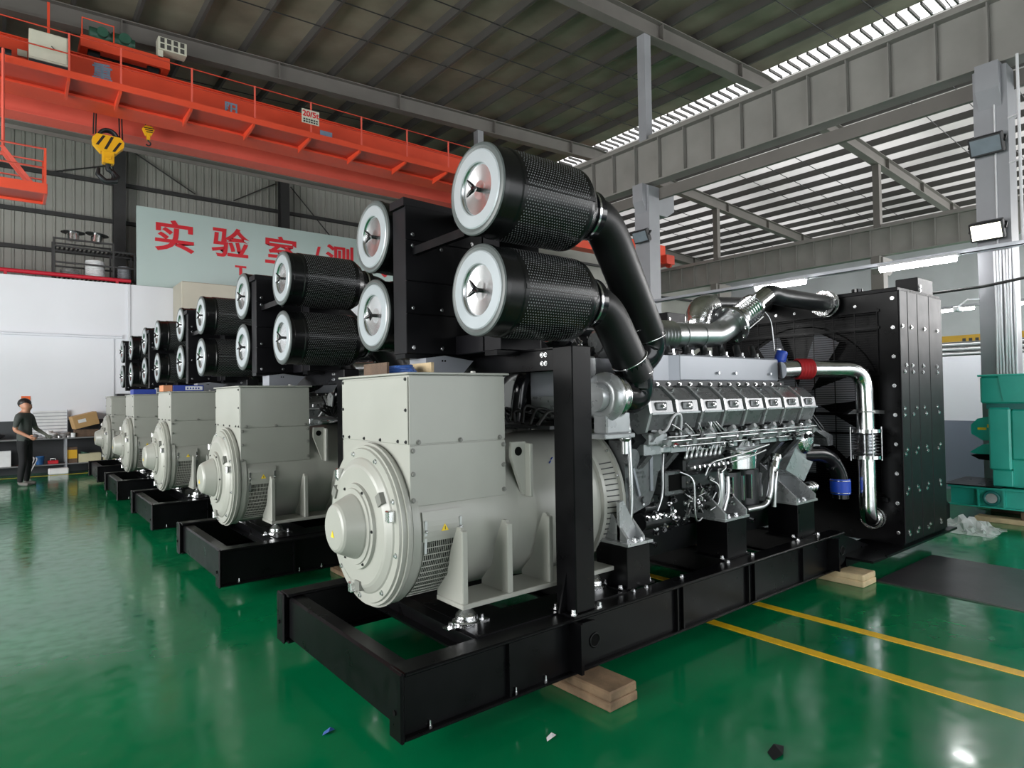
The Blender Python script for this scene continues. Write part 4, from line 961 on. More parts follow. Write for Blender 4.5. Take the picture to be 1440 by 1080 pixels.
# ------------------------------------------------------------------ loose things on the alternator lids and on the floor
def carton(x0, x1, y0, y1, z0, z1, m, label, name='carton', band=None, rz=0):
    cx, cy = (x0+x1)/2, (y0+y1)/2; b = MB(); a, c = (x1-x0)/2, (y1-y0)/2; h = z1-z0
    b.box(-a, a, -c, c, 0, h, .003)
    if band:
        b.m(1).box(-a*.2, a*.92, -c-.001, -c+.002, h*.2, h*.8).m(2)
        for i in range(5): b.box(-a*.1+i*a*.18, -a*.1+i*a*.18+a*.1, -c-.002, -c, h*.35, h*.62)
    o = b.build(name, [m]+(band or []), None, (cx, cy, z0)); o.rotation_euler = (0, 0, rz)
    return tag(o, label, 'box')
LZ = 1.737
b = MB((1.9, 3.45, LZ))
b.box(1.72, 1.735, 3.3, 3.6, LZ, LZ+.075).m(1).box(2.005, 2.025, 3.28, 3.6, LZ, LZ+.08).m(0).box(1.735, 2.005, 3.585, 3.6, LZ, LZ+.07).box(1.735, 2.005, 3.3, 3.585, LZ, LZ+.006)
tag(b.build('wooden_tray', ['wood_dark', 'wood_pale']), 'small open wooden tray standing on the alternator lid beside yellow stripes', 'tray')
b = MB((1.88, 3.43, LZ+.006)); rnd = random.Random(5)
for i in range(4): b.torus((1.88, 3.43, LZ+.022+i*.011), (rnd.uniform(-.1, .1), rnd.uniform(-.1, .1), 1), .09-.008*i, .012, 26, 7)
tag(b.build('film_coil', 'blue_film'), 'blue and white plastic wrapped coil lying in the wooden tray', 'coil')
carton(1.66, 2.02, 8.95, 9.2, LZ, LZ+.078, 'carton_blue', 'blue and white printed flat carton on the middle generator lid', band=['carton_white', 'carton_blue'])
carton(1.55, 1.655, 8.95, 9.2, LZ, LZ+.078, 'carton_orange', 'small tan carton next to the blue printed carton')
carton(1.62, 1.95, 11.85, 12.15, LZ, LZ+.08, 'carton_blue', 'plain blue carton on the fourth generator lid')
carton(1.75, 2.1, 14.9, 15.15, LZ, LZ+.05, 'bench_dark', 'dark flat tool case on the workbench end generator lid', 'tool_case')
b = MB((6.35, 0, 0)); b.box(5.72, 7.0, -6, 2.28, .001, .012)
tag(b.build('floor_mat', 'mat_black'), 'long black rubber mat lying on the green floor by the radiator', 'mat')
b = MB((8.5, 2.4, 0)); rnd = random.Random(11); n = 15
def ph(i, j): return (8.28+.62*i/n+rnd.uniform(-.02, .02), 2.12+.62*j/n+rnd.uniform(-.02, .02), .004+.16*max(0, math.sin(math.pi*i/n)*math.sin(math.pi*j/n))*rnd.uniform(.25, 1.1))
vs = [ph(i, j) for i in range(n+1) for j in range(n+1)]
b.add(vs, [(i*(n+1)+j, (i+1)*(n+1)+j, (i+1)*(n+1)+j+1, i*(n+1)+j+1) for i in range(n) for j in range(n)])
tag(b.build('plastic_sheet', 'clear_film'), 'crumpled clear plastic sheet on the floor between radiator and green machine', 'sheet')
for (nm, x, y, m, lab) in (('paper_scrap', 1.215, 2.969, 'blue_film', 'small blue scrap of paper on the green floor'), ('foil_scrap', 1.997, 2.239, 'paper_white', 'small white scrap lying on the green floor near the skid'), ('rag_scrap', 2.681, 1.50, 'black_rubber', 'small black rag scrap on the floor by yellow stripes')):
    b = MB((x, y, 0)); k = .035 if nm != 'rag_scrap' else .07
    b.add([(x-k, y-k*.3, .001), (x-k*.2, y-k*.5, .012), (x+k, y+k*.1, .002), (x+k*.5, y+k*.5, .014), (x-k*.5, y+k*.4, .003)], [(0, 1, 4), (1, 3, 4), (1, 2, 3)])
    tag(b.build(nm, m), lab, 'scrap')

# ------------------------------------------------------------------ overhead travelling crane of this bay
CO = (1.5, 14.9, 7.04)
def K(): return MB(CO)
cr = tag(empty('overhead_crane', CO), 'red double girder overhead travelling crane with yellow striped hook block', 'crane')
xa, xb = XR0+.15, XR-.12
for (y0, y1, mt, nm) in ((13.95, 14.42, 'crane_red', 'girder'), (15.3, 15.78, 'crane_pink', 'girder')):
    m = K(); m.box(xa, xb, y0, y1, 7.24, 8.03); m.box(xa, xb, y0-.05, y1+.05, 7.22, 7.24).box(xa, xb, y0-.05, y1+.05, 8.03, 8.05).box(xa, xb, (y0+y1)/2-.03, (y0+y1)/2+.03, 8.05, 8.14)
    m.build(nm, mt, cr)
for xe in (XR0, XR):
    m = K(); m.box(xe-.14, xe+.14, 13.5, 16.3, 7.16, 7.5, .01)
    et = m.build('end_carriage', 'crane_red', cr)
    for yw in (13.75, 16.05):
        m = K(); m.cyl((xe-.06, yw, 7.20), (xe+.06, yw, 7.20), .16, seg=22); m.build('wheel', 'hook_dark', et)
posts = [-6.6, -5.43, -4.26, -3.09, -1.92, -.5, .86, 1.63]+[1.63+1.17*k for k in range(1, 8)]
for (ys, yg, sgn) in ((13.2, 13.95, 1),):
    y0, y1 = sorted((ys, yg)); m = K(); m.box(xa, xb, y0, y1, 7.285, 7.30); wk = m.build('walkway', 'crane_red_dark', cr)
    m = K(); m.box(xa, xb, ys-.015, ys+.015, 7.24, 7.36); m.build('kick_plate', 'crane_red', wk)
    for px in posts:
        m = K(); m.prism([(ys, 7.285), (yg, 7.285), (yg, 7.14), (ys+sgn*.1, 7.22)], 'x', px-.02, px+.02); m.build('bracket', 'crane_red', wk)
        m = K(); m.box(px-.014, px+.014, ys-.014, ys+.014, 7.30, 8.02); m.build('rail_post', 'crane_pink', wk)
    for zz in (7.66, 8.01):
        m = K(); m.tube([(xa, ys, zz), (xb, ys, zz)], .012, 6); m.build('hand_rail', 'crane_red_dark', wk)
m = K(); m.box(xa, xb, 15.74, 16.0, 7.2, 7.225).box(xa, xb, 15.97, 16.0, 7.12, 7.3); m.build('service_channel', 'rafter_grey', cr)
# electrical cabinet, junction boxes and small plates on the walkway
m = K(); m.box(.31, .86, 13.42, 13.75, 7.52, 8.03, .008); m.m(1).box(.33, .84, 13.4, 13.42, 7.54, 8.01, .004).m(2).box(.31, .86, 13.45, 13.75, 7.30, 7.52); m.m(2).bar((.62, 13.395, 7.80), (.68, 13.395, 7.74), .012)
m.build('electric_cabinet', ['cabinet_white', 'cabinet_white', 'bench_dark'], cr)
m = K(); m.box(.16, .3, 13.9, 13.95, 7.72, 7.83, .004); m.build('junction_box', 'cabinet_white', cr)
m = K(); m.cyl((-.25, 13.6, 7.55), (.08, 13.6, 7.55), .09, seg=16).cyl((-.5, 13.6, 7.55), (-.25, 13.6, 7.55), .075, seg=16).box(-.3, .1, 13.5, 13.7, 7.3, 7.46); m.build('travel_motor', 'hook_dark', cr)
m = K(); m.box(4.93, 5.31, 13.17, 13.185, 7.53, 7.83, .003); pl = m.build('rating_plate', 'cabinet_white', cr)
me = text_mesh('20/5t', .17, .003, .004, 'rating_text', 'sign_red')
q = bpy.data.objects.new('rating_text', me); COL.objects.link(q); q.parent = pl; q.location = (5.12-CO[0], 13.167-CO[1], 7.73-CO[2]); q.rotation_euler = (R(90), 0, 0)
m = K()
for r_ in range(2):
    for c_ in range(6): m.box(4.96+c_*.055, 5.0+c_*.055, 13.165, 13.171, 7.55+r_*.05, 7.58+r_*.05)
m.build('rating_print', 'bench_dark', pl)
for (ch, cx, cz, sz) in (('重', 1.42, 7.80, .34), ('阳', 3.71, 7.74, .28)):
    me = text_mesh(ch, sz, .002, .008, 'girder_mark', 'mark_blue'); q = bpy.data.objects.new('girder_mark', me); COL.objects.link(q); q.parent = cr
    q.location = (cx-CO[0], 13.945-CO[1], cz-CO[2]); q.rotation_euler = (R(90), 0, 0)
m = K(); m.box(5.64, 5.93, 13.942, 13.95, 7.65, 7.80); m.build('girder_patch', 'mark_blue', cr)
# trolley
m = K(); m.box(1.08, 2.55, 13.9, 13.96, 8.2, 8.42).box(1.08, 2.55, 15.7, 15.76, 8.2, 8.42).box(1.08, 1.2, 13.96, 15.7, 8.2, 8.4).box(2.43, 2.55, 13.96, 15.7, 8.2, 8.4).box(1.2, 2.43, 13.96, 14.45, 8.36, 8.40).box(1.2, 2.43, 15.1, 15.7, 8.36, 8.40)
tl = m.build('trolley', 'crane_red', cr)
for (xw, yw) in ((1.3, 14.185), (2.3, 14.185), (1.3, 15.54), (2.3, 15.54)):
    m = K(); m.cyl((xw, yw-.05, 8.25), (xw, yw+.05, 8.25), .11, seg=18); m.build('wheel', 'hook_dark', tl)
m = K(); m.cyl((1.32, 14.9, 8.45), (2.3, 14.9, 8.45), .17, seg=22); m.build('rope_drum', 'hook_dark', tl)
for (x0, y0, r_) in ((1.42, 14.05, .13), (1.78, 14.05, .14)):
    m = K(); m.cyl((x0-.2, y0, 8.54), (x0+.12, y0, 8.54), r_, seg=20).cyl((x0+.12, y0, 8.54), (x0+.18, y0, 8.54), r_*.8, seg=20).cyl((x0, y0-.2, 8.55), (x0, y0+.1, 8.55), r_*.7, seg=16).box(x0-.18, x0+.1, y0-.1, y0+.1, 8.40, 8.48); m.build('hoist_motor', 'green_motor', tl)
m = K(); m.box(2.34, 2.85, 13.86, 14.12, 8.55, 8.80, .006).box(2.34, 2.43, 13.9, 14.1, 8.40, 8.56); m.m(1)
for i in range(4):
    for j in range(2): m.box(2.375+i*.118, 2.45+i*.118, 13.853, 13.862, 8.575+j*.118, 8.665+j*.118)
m.build('resistor_box', ['cabinet_white', 'purlin_grey'], tl)
for (pts) in (((1.1, 13.88, 8.4), (1.1, 13.88, 8.72), (1.6, 13.88, 8.72), (1.6, 13.88, 8.4)),):
    m = K(); m.tube(pts, .014, 6); m.build('guard_rail', 'crane_red', tl)
m = K(); m.box(.58, .62, 13.86, 13.9, 7.3, 8.8); m.build('mast_post', 'crane_red', cr)
# main hook block
hx, hy = 1.61, 14.88
m = K()
for rx in (-.25, -.21, .20, .25): m.tube([(hx+rx*.85, hy+(.05 if rx > 0 else -.05), 8.35), (hx+rx, hy, 6.95)], .013, 6)
m.build('hoist_rope', 'cable_black', cr)
m = K(); pr = [(-.27, 6.86), (-.26, 6.76), (-.13, 6.61), (.13, 6.61), (.26, 6.76), (.27, 6.86), (.2, 6.95), (-.2, 6.95)]
m.prism([(hx+a, z) for a, z in pr], 'y', hy-.10, hy+.10)
m.m(1)
for (xc, zl, zu) in ((-.19, 6.72, 6.93), (-.05, 6.66, 6.93), (.09, 6.64, 6.85)):
    w2, sl = .05, .12
    m.add([(hx+xc-.03, hy-.102, zl), (hx+xc-.03+w2, hy-.102, zl), (hx+xc-.03+w2+sl, hy-.102, zu), (hx+xc-.03+sl, hy-.102, zu)], [(0, 1, 2, 3)])
hb = m.build('hook_block', ['hook_yellow', 'black_stripe'], cr)
m = K()
for k in (-.06, 0, .06): m.torus((hx, hy+k, 6.92), (0, 1, 0), .16, .03, 24, 8)
m.build('sheave', 'hook_dark', hb)
m = K(); m.box(hx-.10, hx+.10, hy-.09, hy+.09, 6.40, 6.62, .01); m.m(1).cyl((hx, hy-.12, 6.50), (hx, hy-.09, 6.50), .04, seg=12); m.build('hook_neck', ['hook_yellow', 'hook_yellow'], hb)
m = K(); pts = [(hx, hy, 6.42), (hx, hy, 6.30)]+[(hx-.02+.12*math.sin(R(a)), hy, 6.17+.12*math.cos(R(a))) for a in range(10, 250, 20)]
m.tube(pts, [.045, .05]+[.05-.002*i for i in range(12)], 10); m.build('hook', 'hook_dark', hb)
m = K(); pts = [(hx-.16, hy-.04, 6.28), (hx-.18, hy-.05, 6.15), (hx-.05, hy-.06, 6.02), (hx+.12, hy-.05, 6.06), (hx+.16, hy-.04, 6.16), (hx+.08, hy-.03, 6.26)]
m.tube(pts, [.03, .05, .06, .06, .05, .03], 8); m.build('web_sling', 'hook_dark', hb)
m = K(); ax = 2.32; m.tube([(ax-.05, hy, 8.35), (ax-.05, hy, 7.30)], .008, 6).tube([(ax+.05, hy, 8.35), (ax+.05, hy, 7.30)], .008, 6); m.build('hoist_rope', 'cable_black', cr)
m = K(); m.prism([(ax-.11, 7.28), (ax-.05, 7.15), (ax+.05, 7.15), (ax+.11, 7.28), (ax+.06, 7.34), (ax-.06, 7.34)], 'y', hy-.05, hy+.05); m.m(1)
for k in range(3): m.add([(ax-.09+.02*k, hy-.052, 7.30-.04*k), (ax-.08+.02*k, hy-.052, 7.28-.04*k), (ax+.1-.01*k, hy-.052, 7.29-.04*k), (ax+.09-.01*k, hy-.052, 7.31-.04*k)], [(0, 1, 2, 3)])
m.m(0).box(ax-.03, ax+.03, hy-.03, hy+.03, 7.06, 7.16); ah = m.build('hook_block', ['hook_yellow', 'black_stripe'], cr)
m = K(); m.tube([(ax, hy, 7.06)]+[(ax+.045*math.sin(R(a)), hy, 6.99+.045*math.cos(R(a))) for a in range(0, 250, 30)], .014, 8); m.build('hook', 'hook_dark', ah)
# access platform and ladder hanging under the walkway
m = K(); m.box(-1.6, .51, 12.55, 13.25, 5.02, 5.06); pf = m.build('access_platform', 'crane_red_dark', cr)
m = K(); m.box(-1.6, .52, 12.53, 12.57, 4.98, 5.14).box(.49, .53, 12.55, 13.25, 4.98, 5.14).box(-1.6, .52, 13.23, 13.27, 4.98, 5.14); m.build('edge_frame', 'crane_red', pf)
for (px, py) in ((.5, 12.56), (.5, 13.24), (-.5, 12.56), (-.5, 13.24), (-1.5, 12.56)):
    m = K(); m.box(px-.016, px+.016, py-.016, py+.016, 5.06, 5.72); m.build('rail_post', 'crane_red', pf)
for zz in (5.40, 5.71):
    m = K(); m.tube([(-1.6, 12.56, zz), (.5, 12.56, zz), (.5, 13.24, zz), (-1.6, 13.24, zz)], .014, 6); m.build('hand_rail', 'crane_pink', pf)
for py in (12.8, 13.1):
    m = K(); m.bar((-.05, py, 5.72), (.40, py, 5.10), .03, .05).tube([(-.03, py, 7.28), (-.03, py, 5.72)], .022, 8); m.build('stair_stringer', 'crane_pink', pf)
for i in range(14):
    m = K(); z = 5.8+i*.105; m.tube([(-.03, 12.8, z), (-.03, 13.1, z)], .009, 6); m.build('ladder_rung', 'crane_pink', pf)
for (px, py) in ((-.9, 13.24), (-1.55, 13.24)):
    m = K(); m.box(px-.03, px+.03, py-.03, py+.03, 5.06, 7.285); m.build('hanger', 'crane_red', pf)

# second bay's crane, seen past the column
c2o = (16.4, 17.2, 7.04)
c2 = tag(empty('bay_crane', c2o), 'red overhead crane bridge in the far bay behind the grey column', 'crane')
m = MB(c2o); m.box(XR+.3, XR2-.1, 17.0, 17.4, 7.25, 8.0).box(XR+.3, XR2-.1, 16.95, 17.45, 7.23, 7.25); m.build('girder', 'crane_red', c2)
m = MB(c2o); m.box(XR2-.4, XR2+.14, 16.7, 17.7, 7.16, 7.55, .01).cyl((XR2-.05, 16.9, 7.2), (XR2+.05, 16.9, 7.2), .155, seg=18).cyl((XR2-.05, 17.5, 7.2), (XR2+.05, 17.5, 7.2), .155, seg=18); m.build('end_carriage', 'crane_red_dark', c2)
m = MB(c2o); m.box(XR-.1, XR+.35, 16.7, 17.7, 7.16, 7.55, .01).cyl((XR-.05, 16.9, 7.2), (XR+.05, 16.9, 7.2), .155, seg=18).cyl((XR-.05, 17.5, 7.2), (XR+.05, 17.5, 7.2), .155, seg=18); m.build('end_carriage', 'crane_red_dark', c2)
# yellow gantry beam beyond the low partition
gy0 = (18, 3, 0); gb_ = tag(empty('gantry_frame', gy0), 'yellow gantry beam with dark lettering beyond the low white partition', 'gantry')
m = MB(gy0); m.box(17.95, 18.05, -2, 7.2, 2.69, 2.92, .006); m.build('beam', 'yellow_tin', gb_)
m = MB(gy0)
for i in range(6): m.box(17.945, 17.951, 5.0-i*.13, 5.07-i*.13, 2.76, 2.84)
m.build('lettering', 'bench_dark', gb_)['kind'] = 'stuff'
for yy in (-1.9, 7.1):
    m = MB(gy0); m.box(17.94, 18.06, yy-.06, yy+.06, 0, 2.69).box(17.4, 18.6, yy-.05, yy+.05, 0, .08); m.build('leg', 'yellow_tin', gb_)

# ------------------------------------------------------------------ signboard
so = (6.2, 18.43, 4.59)
m = MB(so); m.box(2.60, 9.85, 18.405, 18.455, 4.585, 6.62, .004); sb = tag(m.build('signboard', 'sign_board'), 'pale grey green signboard with red Chinese characters above the white partition', 'sign')
for (ch, cx, cz, sx) in (('实', 3.47, 5.88, 1.18), ('验', 4.86, 5.90, 1.16), ('室', 6.24, 5.86, 1.14), ('/', 7.30, 5.86, .9), ('测', 8.05, 5.86, 1.1), ('试', 9.2, 5.86, 1.1)):
    me = text_mesh(ch, .86, .006, .017, 'sign_character', 'sign_red'); q = bpy.data.objects.new('sign_character', me); COL.objects.link(q); q.parent = sb
    q.location = (cx-so[0], 18.398-so[1], cz-so[2]); q.rotation_euler = (R(90), 0, 0); q.scale = (sx, 1, 1)
me = text_mesh('T', .36, .006, .012, 'sign_letter', 'sign_red'); q = bpy.data.objects.new('sign_letter', me); COL.objects.link(q); q.parent = sb; q.location = (5.12-so[0], 18.398-so[1], 5.22-so[2]); q.rotation_euler = (R(90), 0, 0); q.scale = (1.3, 1, 1)
for xs in (3.2, 6.0, 9.2):
    m = MB(so); m.bar((xs, 18.46, 6.4), (xs, 19.6, 4.57), .05).box(xs-.03, xs+.03, 18.455, 18.50, 4.585, 6.55); m.build('sign_prop', 'girt', sb)

# ------------------------------------------------------------------ red pipe and storage rack on the laboratory roof
m = MB((0, 18.7, 4.56)); m.tube([(-8.9, 18.62, 4.76), (2.5, 18.62, 4.70)], .05, 12)
for xx in (-6, -3, 0, 2.2): m.box(xx-.03, xx+.03, 18.58, 18.66, 4.56, 4.69)
tag(m.build('red_pipe', 'pipe_red'), 'long red pipe running along the top of the white partition', 'pipe')
ro = (1.75, 19.1, 4.56); rk = tag(empty('storage_rack', ro), 'dark steel angle rack standing on the laboratory roof beside the signboard', 'rack')
for xx in (.92, 2.15, 2.62):
    for yy in (18.85, 19.45):
        m = MB(ro); m.box(xx-.02, xx+.02, yy-.02, yy+.02, 4.56, 5.66 if xx < 2.5 else 5.45); m.build('upright', 'girt', rk)
for (zz, x1) in ((4.72, 2.62), (5.06, 2.62), (5.45, 2.62), (5.64, 2.15)):
    for yy in (18.85, 19.45):
        m = MB(ro); m.box(.92, x1, yy-.018, yy+.018, zz-.02, zz+.02); m.build('rail', 'girt', rk)
for zz in (4.72, 5.45):
    m = MB(ro)
    for i in range(18): m.box(.94+i*.093, .985+i*.093, 18.87, 19.43, zz+.02, zz+.03)
    m.build('shelf_mesh', 'girt', rk)['kind'] = 'stuff'
def reel(x, y, z, r, h, m_, lab, nm='cable_coil'):
    b = MB((x, y, z))
    n = int(h/.035)
    for i in range(n): b.torus((x, y, z+.0175+i*.035), (0, 0, 1), r-.018+.006*(i % 2), .0185, 26, 7)
    return tag(b.build(nm, m_), lab, 'coil')
reel(1.25, 19.1, 4.752, .2, .20, 'grey_bits', 'low grey cable coil on the rack shelf beside the taller coil')
reel(1.78, 19.1, 4.752, .21, .46, 'paper_white', 'tall white cable coil stacked on the rack shelf')
reel(2.42, 19.1, 4.752, .15, .4, 'tray_grey', 'dull green grey cable coil at the signboard end of the rack')
for (x, r_, nm, lab, tl_) in ((1.32, .17, 'steel_pot', 'upright steel pot with wide lid on top of the rack', 0), (1.8, .17, 'steel_pot', 'tilted steel pot with dark lid on top of the rack', .25)):
    b = MB(); b.lathe([(0, 0), (0, r_*.75), (.2, r_*.8), (.2, 0)], (0, 0, 0), (0, 0, 1), 24); b.m(1).lathe([(.2, 0), (.2, r_*1.5), (.215, r_*1.5), (.235, r_*.5), (.24, 0)], (0, 0, 0), (0, 0, 1), 28)
    o = b.build(nm, ['chrome', 'hook_dark'], None, (x, 19.1, 5.662)); o.rotation_euler = (0, 0, 0); tag(o, lab, 'pot')
    if tl_: o.rotation_euler = (0, .12, 0); o.location.z += .02

# ------------------------------------------------------------------ workbench and what is on it
bo = (0, 18.1, 0); bench = tag(empty('workbench', bo), 'long dark steel workbench with open shelf against the white partition', 'workbench')
BX0, BX1 = -3.2, 3.3
def B(): return MB(bo)
m = B(); m.box(BX0, BX1, 17.85, 18.37, .79, .82, .004); m.build('bench_top', 'bench_top', bench)
m = B(); m.box(BX0, BX1, 17.88, 18.36, .20, .225); m.build('lower_shelf', 'bench_top', bench)
m = B(); m.box(BX0, BX1, 18.35, 18.37, .22, .79); m.build('back_panel', 'bench_dark', bench)
for xx in (-3.18, -1.6, -.35, 1.1, 2.2, 3.25):
    m = B(); m.box(xx-.018, xx+.018, 17.87, 17.905, 0, .79).box(xx-.018, xx+.018, 18.31, 18.345, 0, .79); m.build('leg', 'tray_grey', bench)
def thing(nm, mats, lab, cat, fn, loc, rz=0, grp=None, rot=None):
    b = MB(); fn(b); o = b.build(nm, mats, None, loc); o.rotation_euler = rot if rot else (0, 0, rz)
    return tag(o, lab, cat, grp)
def f_openbox(a, c, h, t=.012):
    def f(b): b.box(-a, a, -c, c, 0, t).box(-a, -a+t, -c, c, t, h).box(a-t, a, -c, c, t, h).box(-a+t, a-t, -c, -c+t, t, h).box(-a+t, a-t, c-t, c, t, h)
    return f
def lump(b, r, sq=.5, seed=1, seg=12, rings=7):
    rn = random.Random(seed); c0 = len(b.v); b.sphere((0, 0, r*sq), r, seg, rings, (1, .8, sq))
    for i in range(c0, len(b.v)):
        v = Vector(b.v[i]); k = 1+.22*math.sin(v.x*37+seed)*math.cos(v.y*41+seed*2)+.1*math.sin(v.z*60+v.x*30)
        b.v[i] = (v.x*k, v.y*k, max(0, v.z*k))
thing('cardboard_box', ['cardboard', 'paper_white'], 'tilted brown cardboard box with white label leaning on the bench clutter', 'box', lambda b: b.box(-.25, .25, -.17, .17, 0, .30, .004).m(1).box(-.16, .0, -.172, -.17, .12, .2).box(.252, .250, -.1, .1, .05, .2), (1.5, 18.08, 1.06), 0, None, (0, R(-14), R(8)))
thing('packing_carton', ['wood_dark'], 'dark brown carton under the tilted cardboard box', 'box', lambda b: b.box(-.24, .24, -.15, .15, 0, .17, .004), (1.5, 18.08, .821))
thing('blue_sack', ['carton_blue'], 'dark blue sack on the bench beside the cardboard box', 'sack', lambda b: lump(b, .13, .6, 4), (1.92, 18.0, .821))
thing('parts_organiser', ['paper_white', 'tray_grey'], 'white slatted parts organiser standing at the back of the bench', 'organiser', lambda b: (b.box(-.33, .33, .02, .03, 0, .62), b.m(1), [b.box(-.33, .33, 0, .02, .04+i*.075, .055+i*.075) for i in range(8)], b.box(.32, .335, -.01, .03, 0, .64)), (.82, 18.28, .821))
SPOT = ((-.45, 'white crumpled bag beside the person on the bench', 'paper_white', .13, 2), (-.15, 'black tool bag on the bench behind the person', 'bench_dark', .12, 3), (.52, 'grey bundle of fittings on the bench', 'grey_bits', .09, 5), (.80, 'large white plastic bag heaped on the bench', 'paper_white', .14, 6), (1.09, 'grey white heap of wrapped parts next to the carton', 'grey_bits', .10, 8))
for (xx, lab, mm, r_, sd) in SPOT: thing('wrapped_bundle', [mm], lab, 'bundle', lambda b, r_=r_, sd=sd: lump(b, r_, .55, sd), (xx, 18.09, .821))
thing('white_tub', ['paper_white'], 'small white upright tub on the workbench edge', 'tub', lambda b: b.lathe([(0, 0), (0, .045), (.1, .05), (.1, 0)], (0, 0, 0), (0, 0, 1), 16), (1.24, 17.91, .821))
for i in range(6):
    xx = .70+i*.09; thing('machine_part', ['steel' if i % 2 else 'grey_bits'], ('short steel bush', 'grey casting', 'bright steel ring', 'grey bracket', 'bright steel sleeve', 'grey flange')[i]+' among the small parts on the bench edge', 'part', lambda b, i=i: b.lathe([(0, .015), (0, .032+.004*(i % 3)), (.03+.01*(i % 2), .03), (.03+.01*(i % 2), .015)], (0, 0, 0), (0, 0, 1), 12), (xx, 17.89+.03*(i % 2), .821))
thing('yellow_tin', ['yellow_tin', 'wood_dark'], 'yellow square tin on the lower bench shelf', 'tin', lambda b: b.m(1).box(-.09, .09, -.09, .09, 0, .1).m(0).box(-.09, .09, -.09, .09, .1, .30, .004).m(1).box(-.088, .088, -.088, .088, .30, .36), (1.225, 17.99, .226))
thing('cream_crate', ['crate_cream'], 'cream plastic crate on the lower bench shelf', 'crate', f_openbox(.22, .13, .2), (1.56, 18.0, .226))
thing('green_coil', ['green_motor'], 'green hose bundle lying in the cream crate', 'hose', lambda b: [b.torus((0, 0, .1+.03*i), (.1*i, .05, 1), .085, .02, 20, 7) for i in range(4)], (1.48, 18.0, .14+.10))
thing('blue_rag', ['blue_plastic'], 'light blue rag lying in the cream crate', 'rag', lambda b: lump(b, .08, .9, 9), (1.66, 18.0, .239))
thing('cream_bin', ['crate_cream', 'bench_dark'], 'smaller cream bin next to the cream crate', 'bin', lambda b: (f_openbox(.13, .12, .16)(b), b.m(1).box(-.05, .05, -.125, -.12, .06, .14)), (1.95, 18.0, .226))
thing('blue_bucket', ['blue_plastic'], 'blue bucket on the lower bench shelf', 'bucket', lambda b: b.lathe([(0, 0), (0, .07), (.19, .085), (.19, .075), (.02, .06), (.02, 0)], (0, 0, 0), (0, 0, 1), 18), (.62, 17.98, .226))
thing('red_toolbox', ['red_part', 'steel'], 'small red tool box on the lower bench shelf', 'toolbox', lambda b: b.box(-.1, .1, -.06, .06, 0, .08, .01).m(1).tube([(-.05, 0, .08), (-.05, 0, .12), (.05, 0, .12), (.05, 0, .08)], .008, 6), (.86, 17.98, .226))
thing('white_package', ['paper_white'], 'white wrapped package on the floor under the bench', 'package', lambda b: b.box(-.19, .19, -.1, .1, 0, .14, .02), (.95, 17.75, .001))
thing('white_basket', ['paper_white', 'tray_grey'], 'white wire basket of hoses under the bench behind the person', 'basket', lambda b: (f_openbox(.2, .15, .34, .01)(b), b.m(1), [b.torus((0, 0, .12+.06*i), (.2, .1*i, 1), .1, .018, 18, 6) for i in range(4)]), (-.1, 18.05, .226))
thing('hose_bundle', ['conduit_white'], 'white hoses drooping to the floor beside the person', 'hose', lambda b: [b.tube(route([(-.05+.05*i, .05, .5-.05*i), (.1+.05*i, -.08, .42), (-.12+.06*i, -.2, .012)], .12, 5), .011, 6) for i in range(4)], (.34, 17.86, 0))
# notices fixed to the partition
thing('orange_notice', ['orange_sign'], 'orange notice fixed to the white partition above the person', 'sign', lambda b: b.box(-.085, .085, -.006, 0, 0, .16), (.37, 18.364, 1.63))

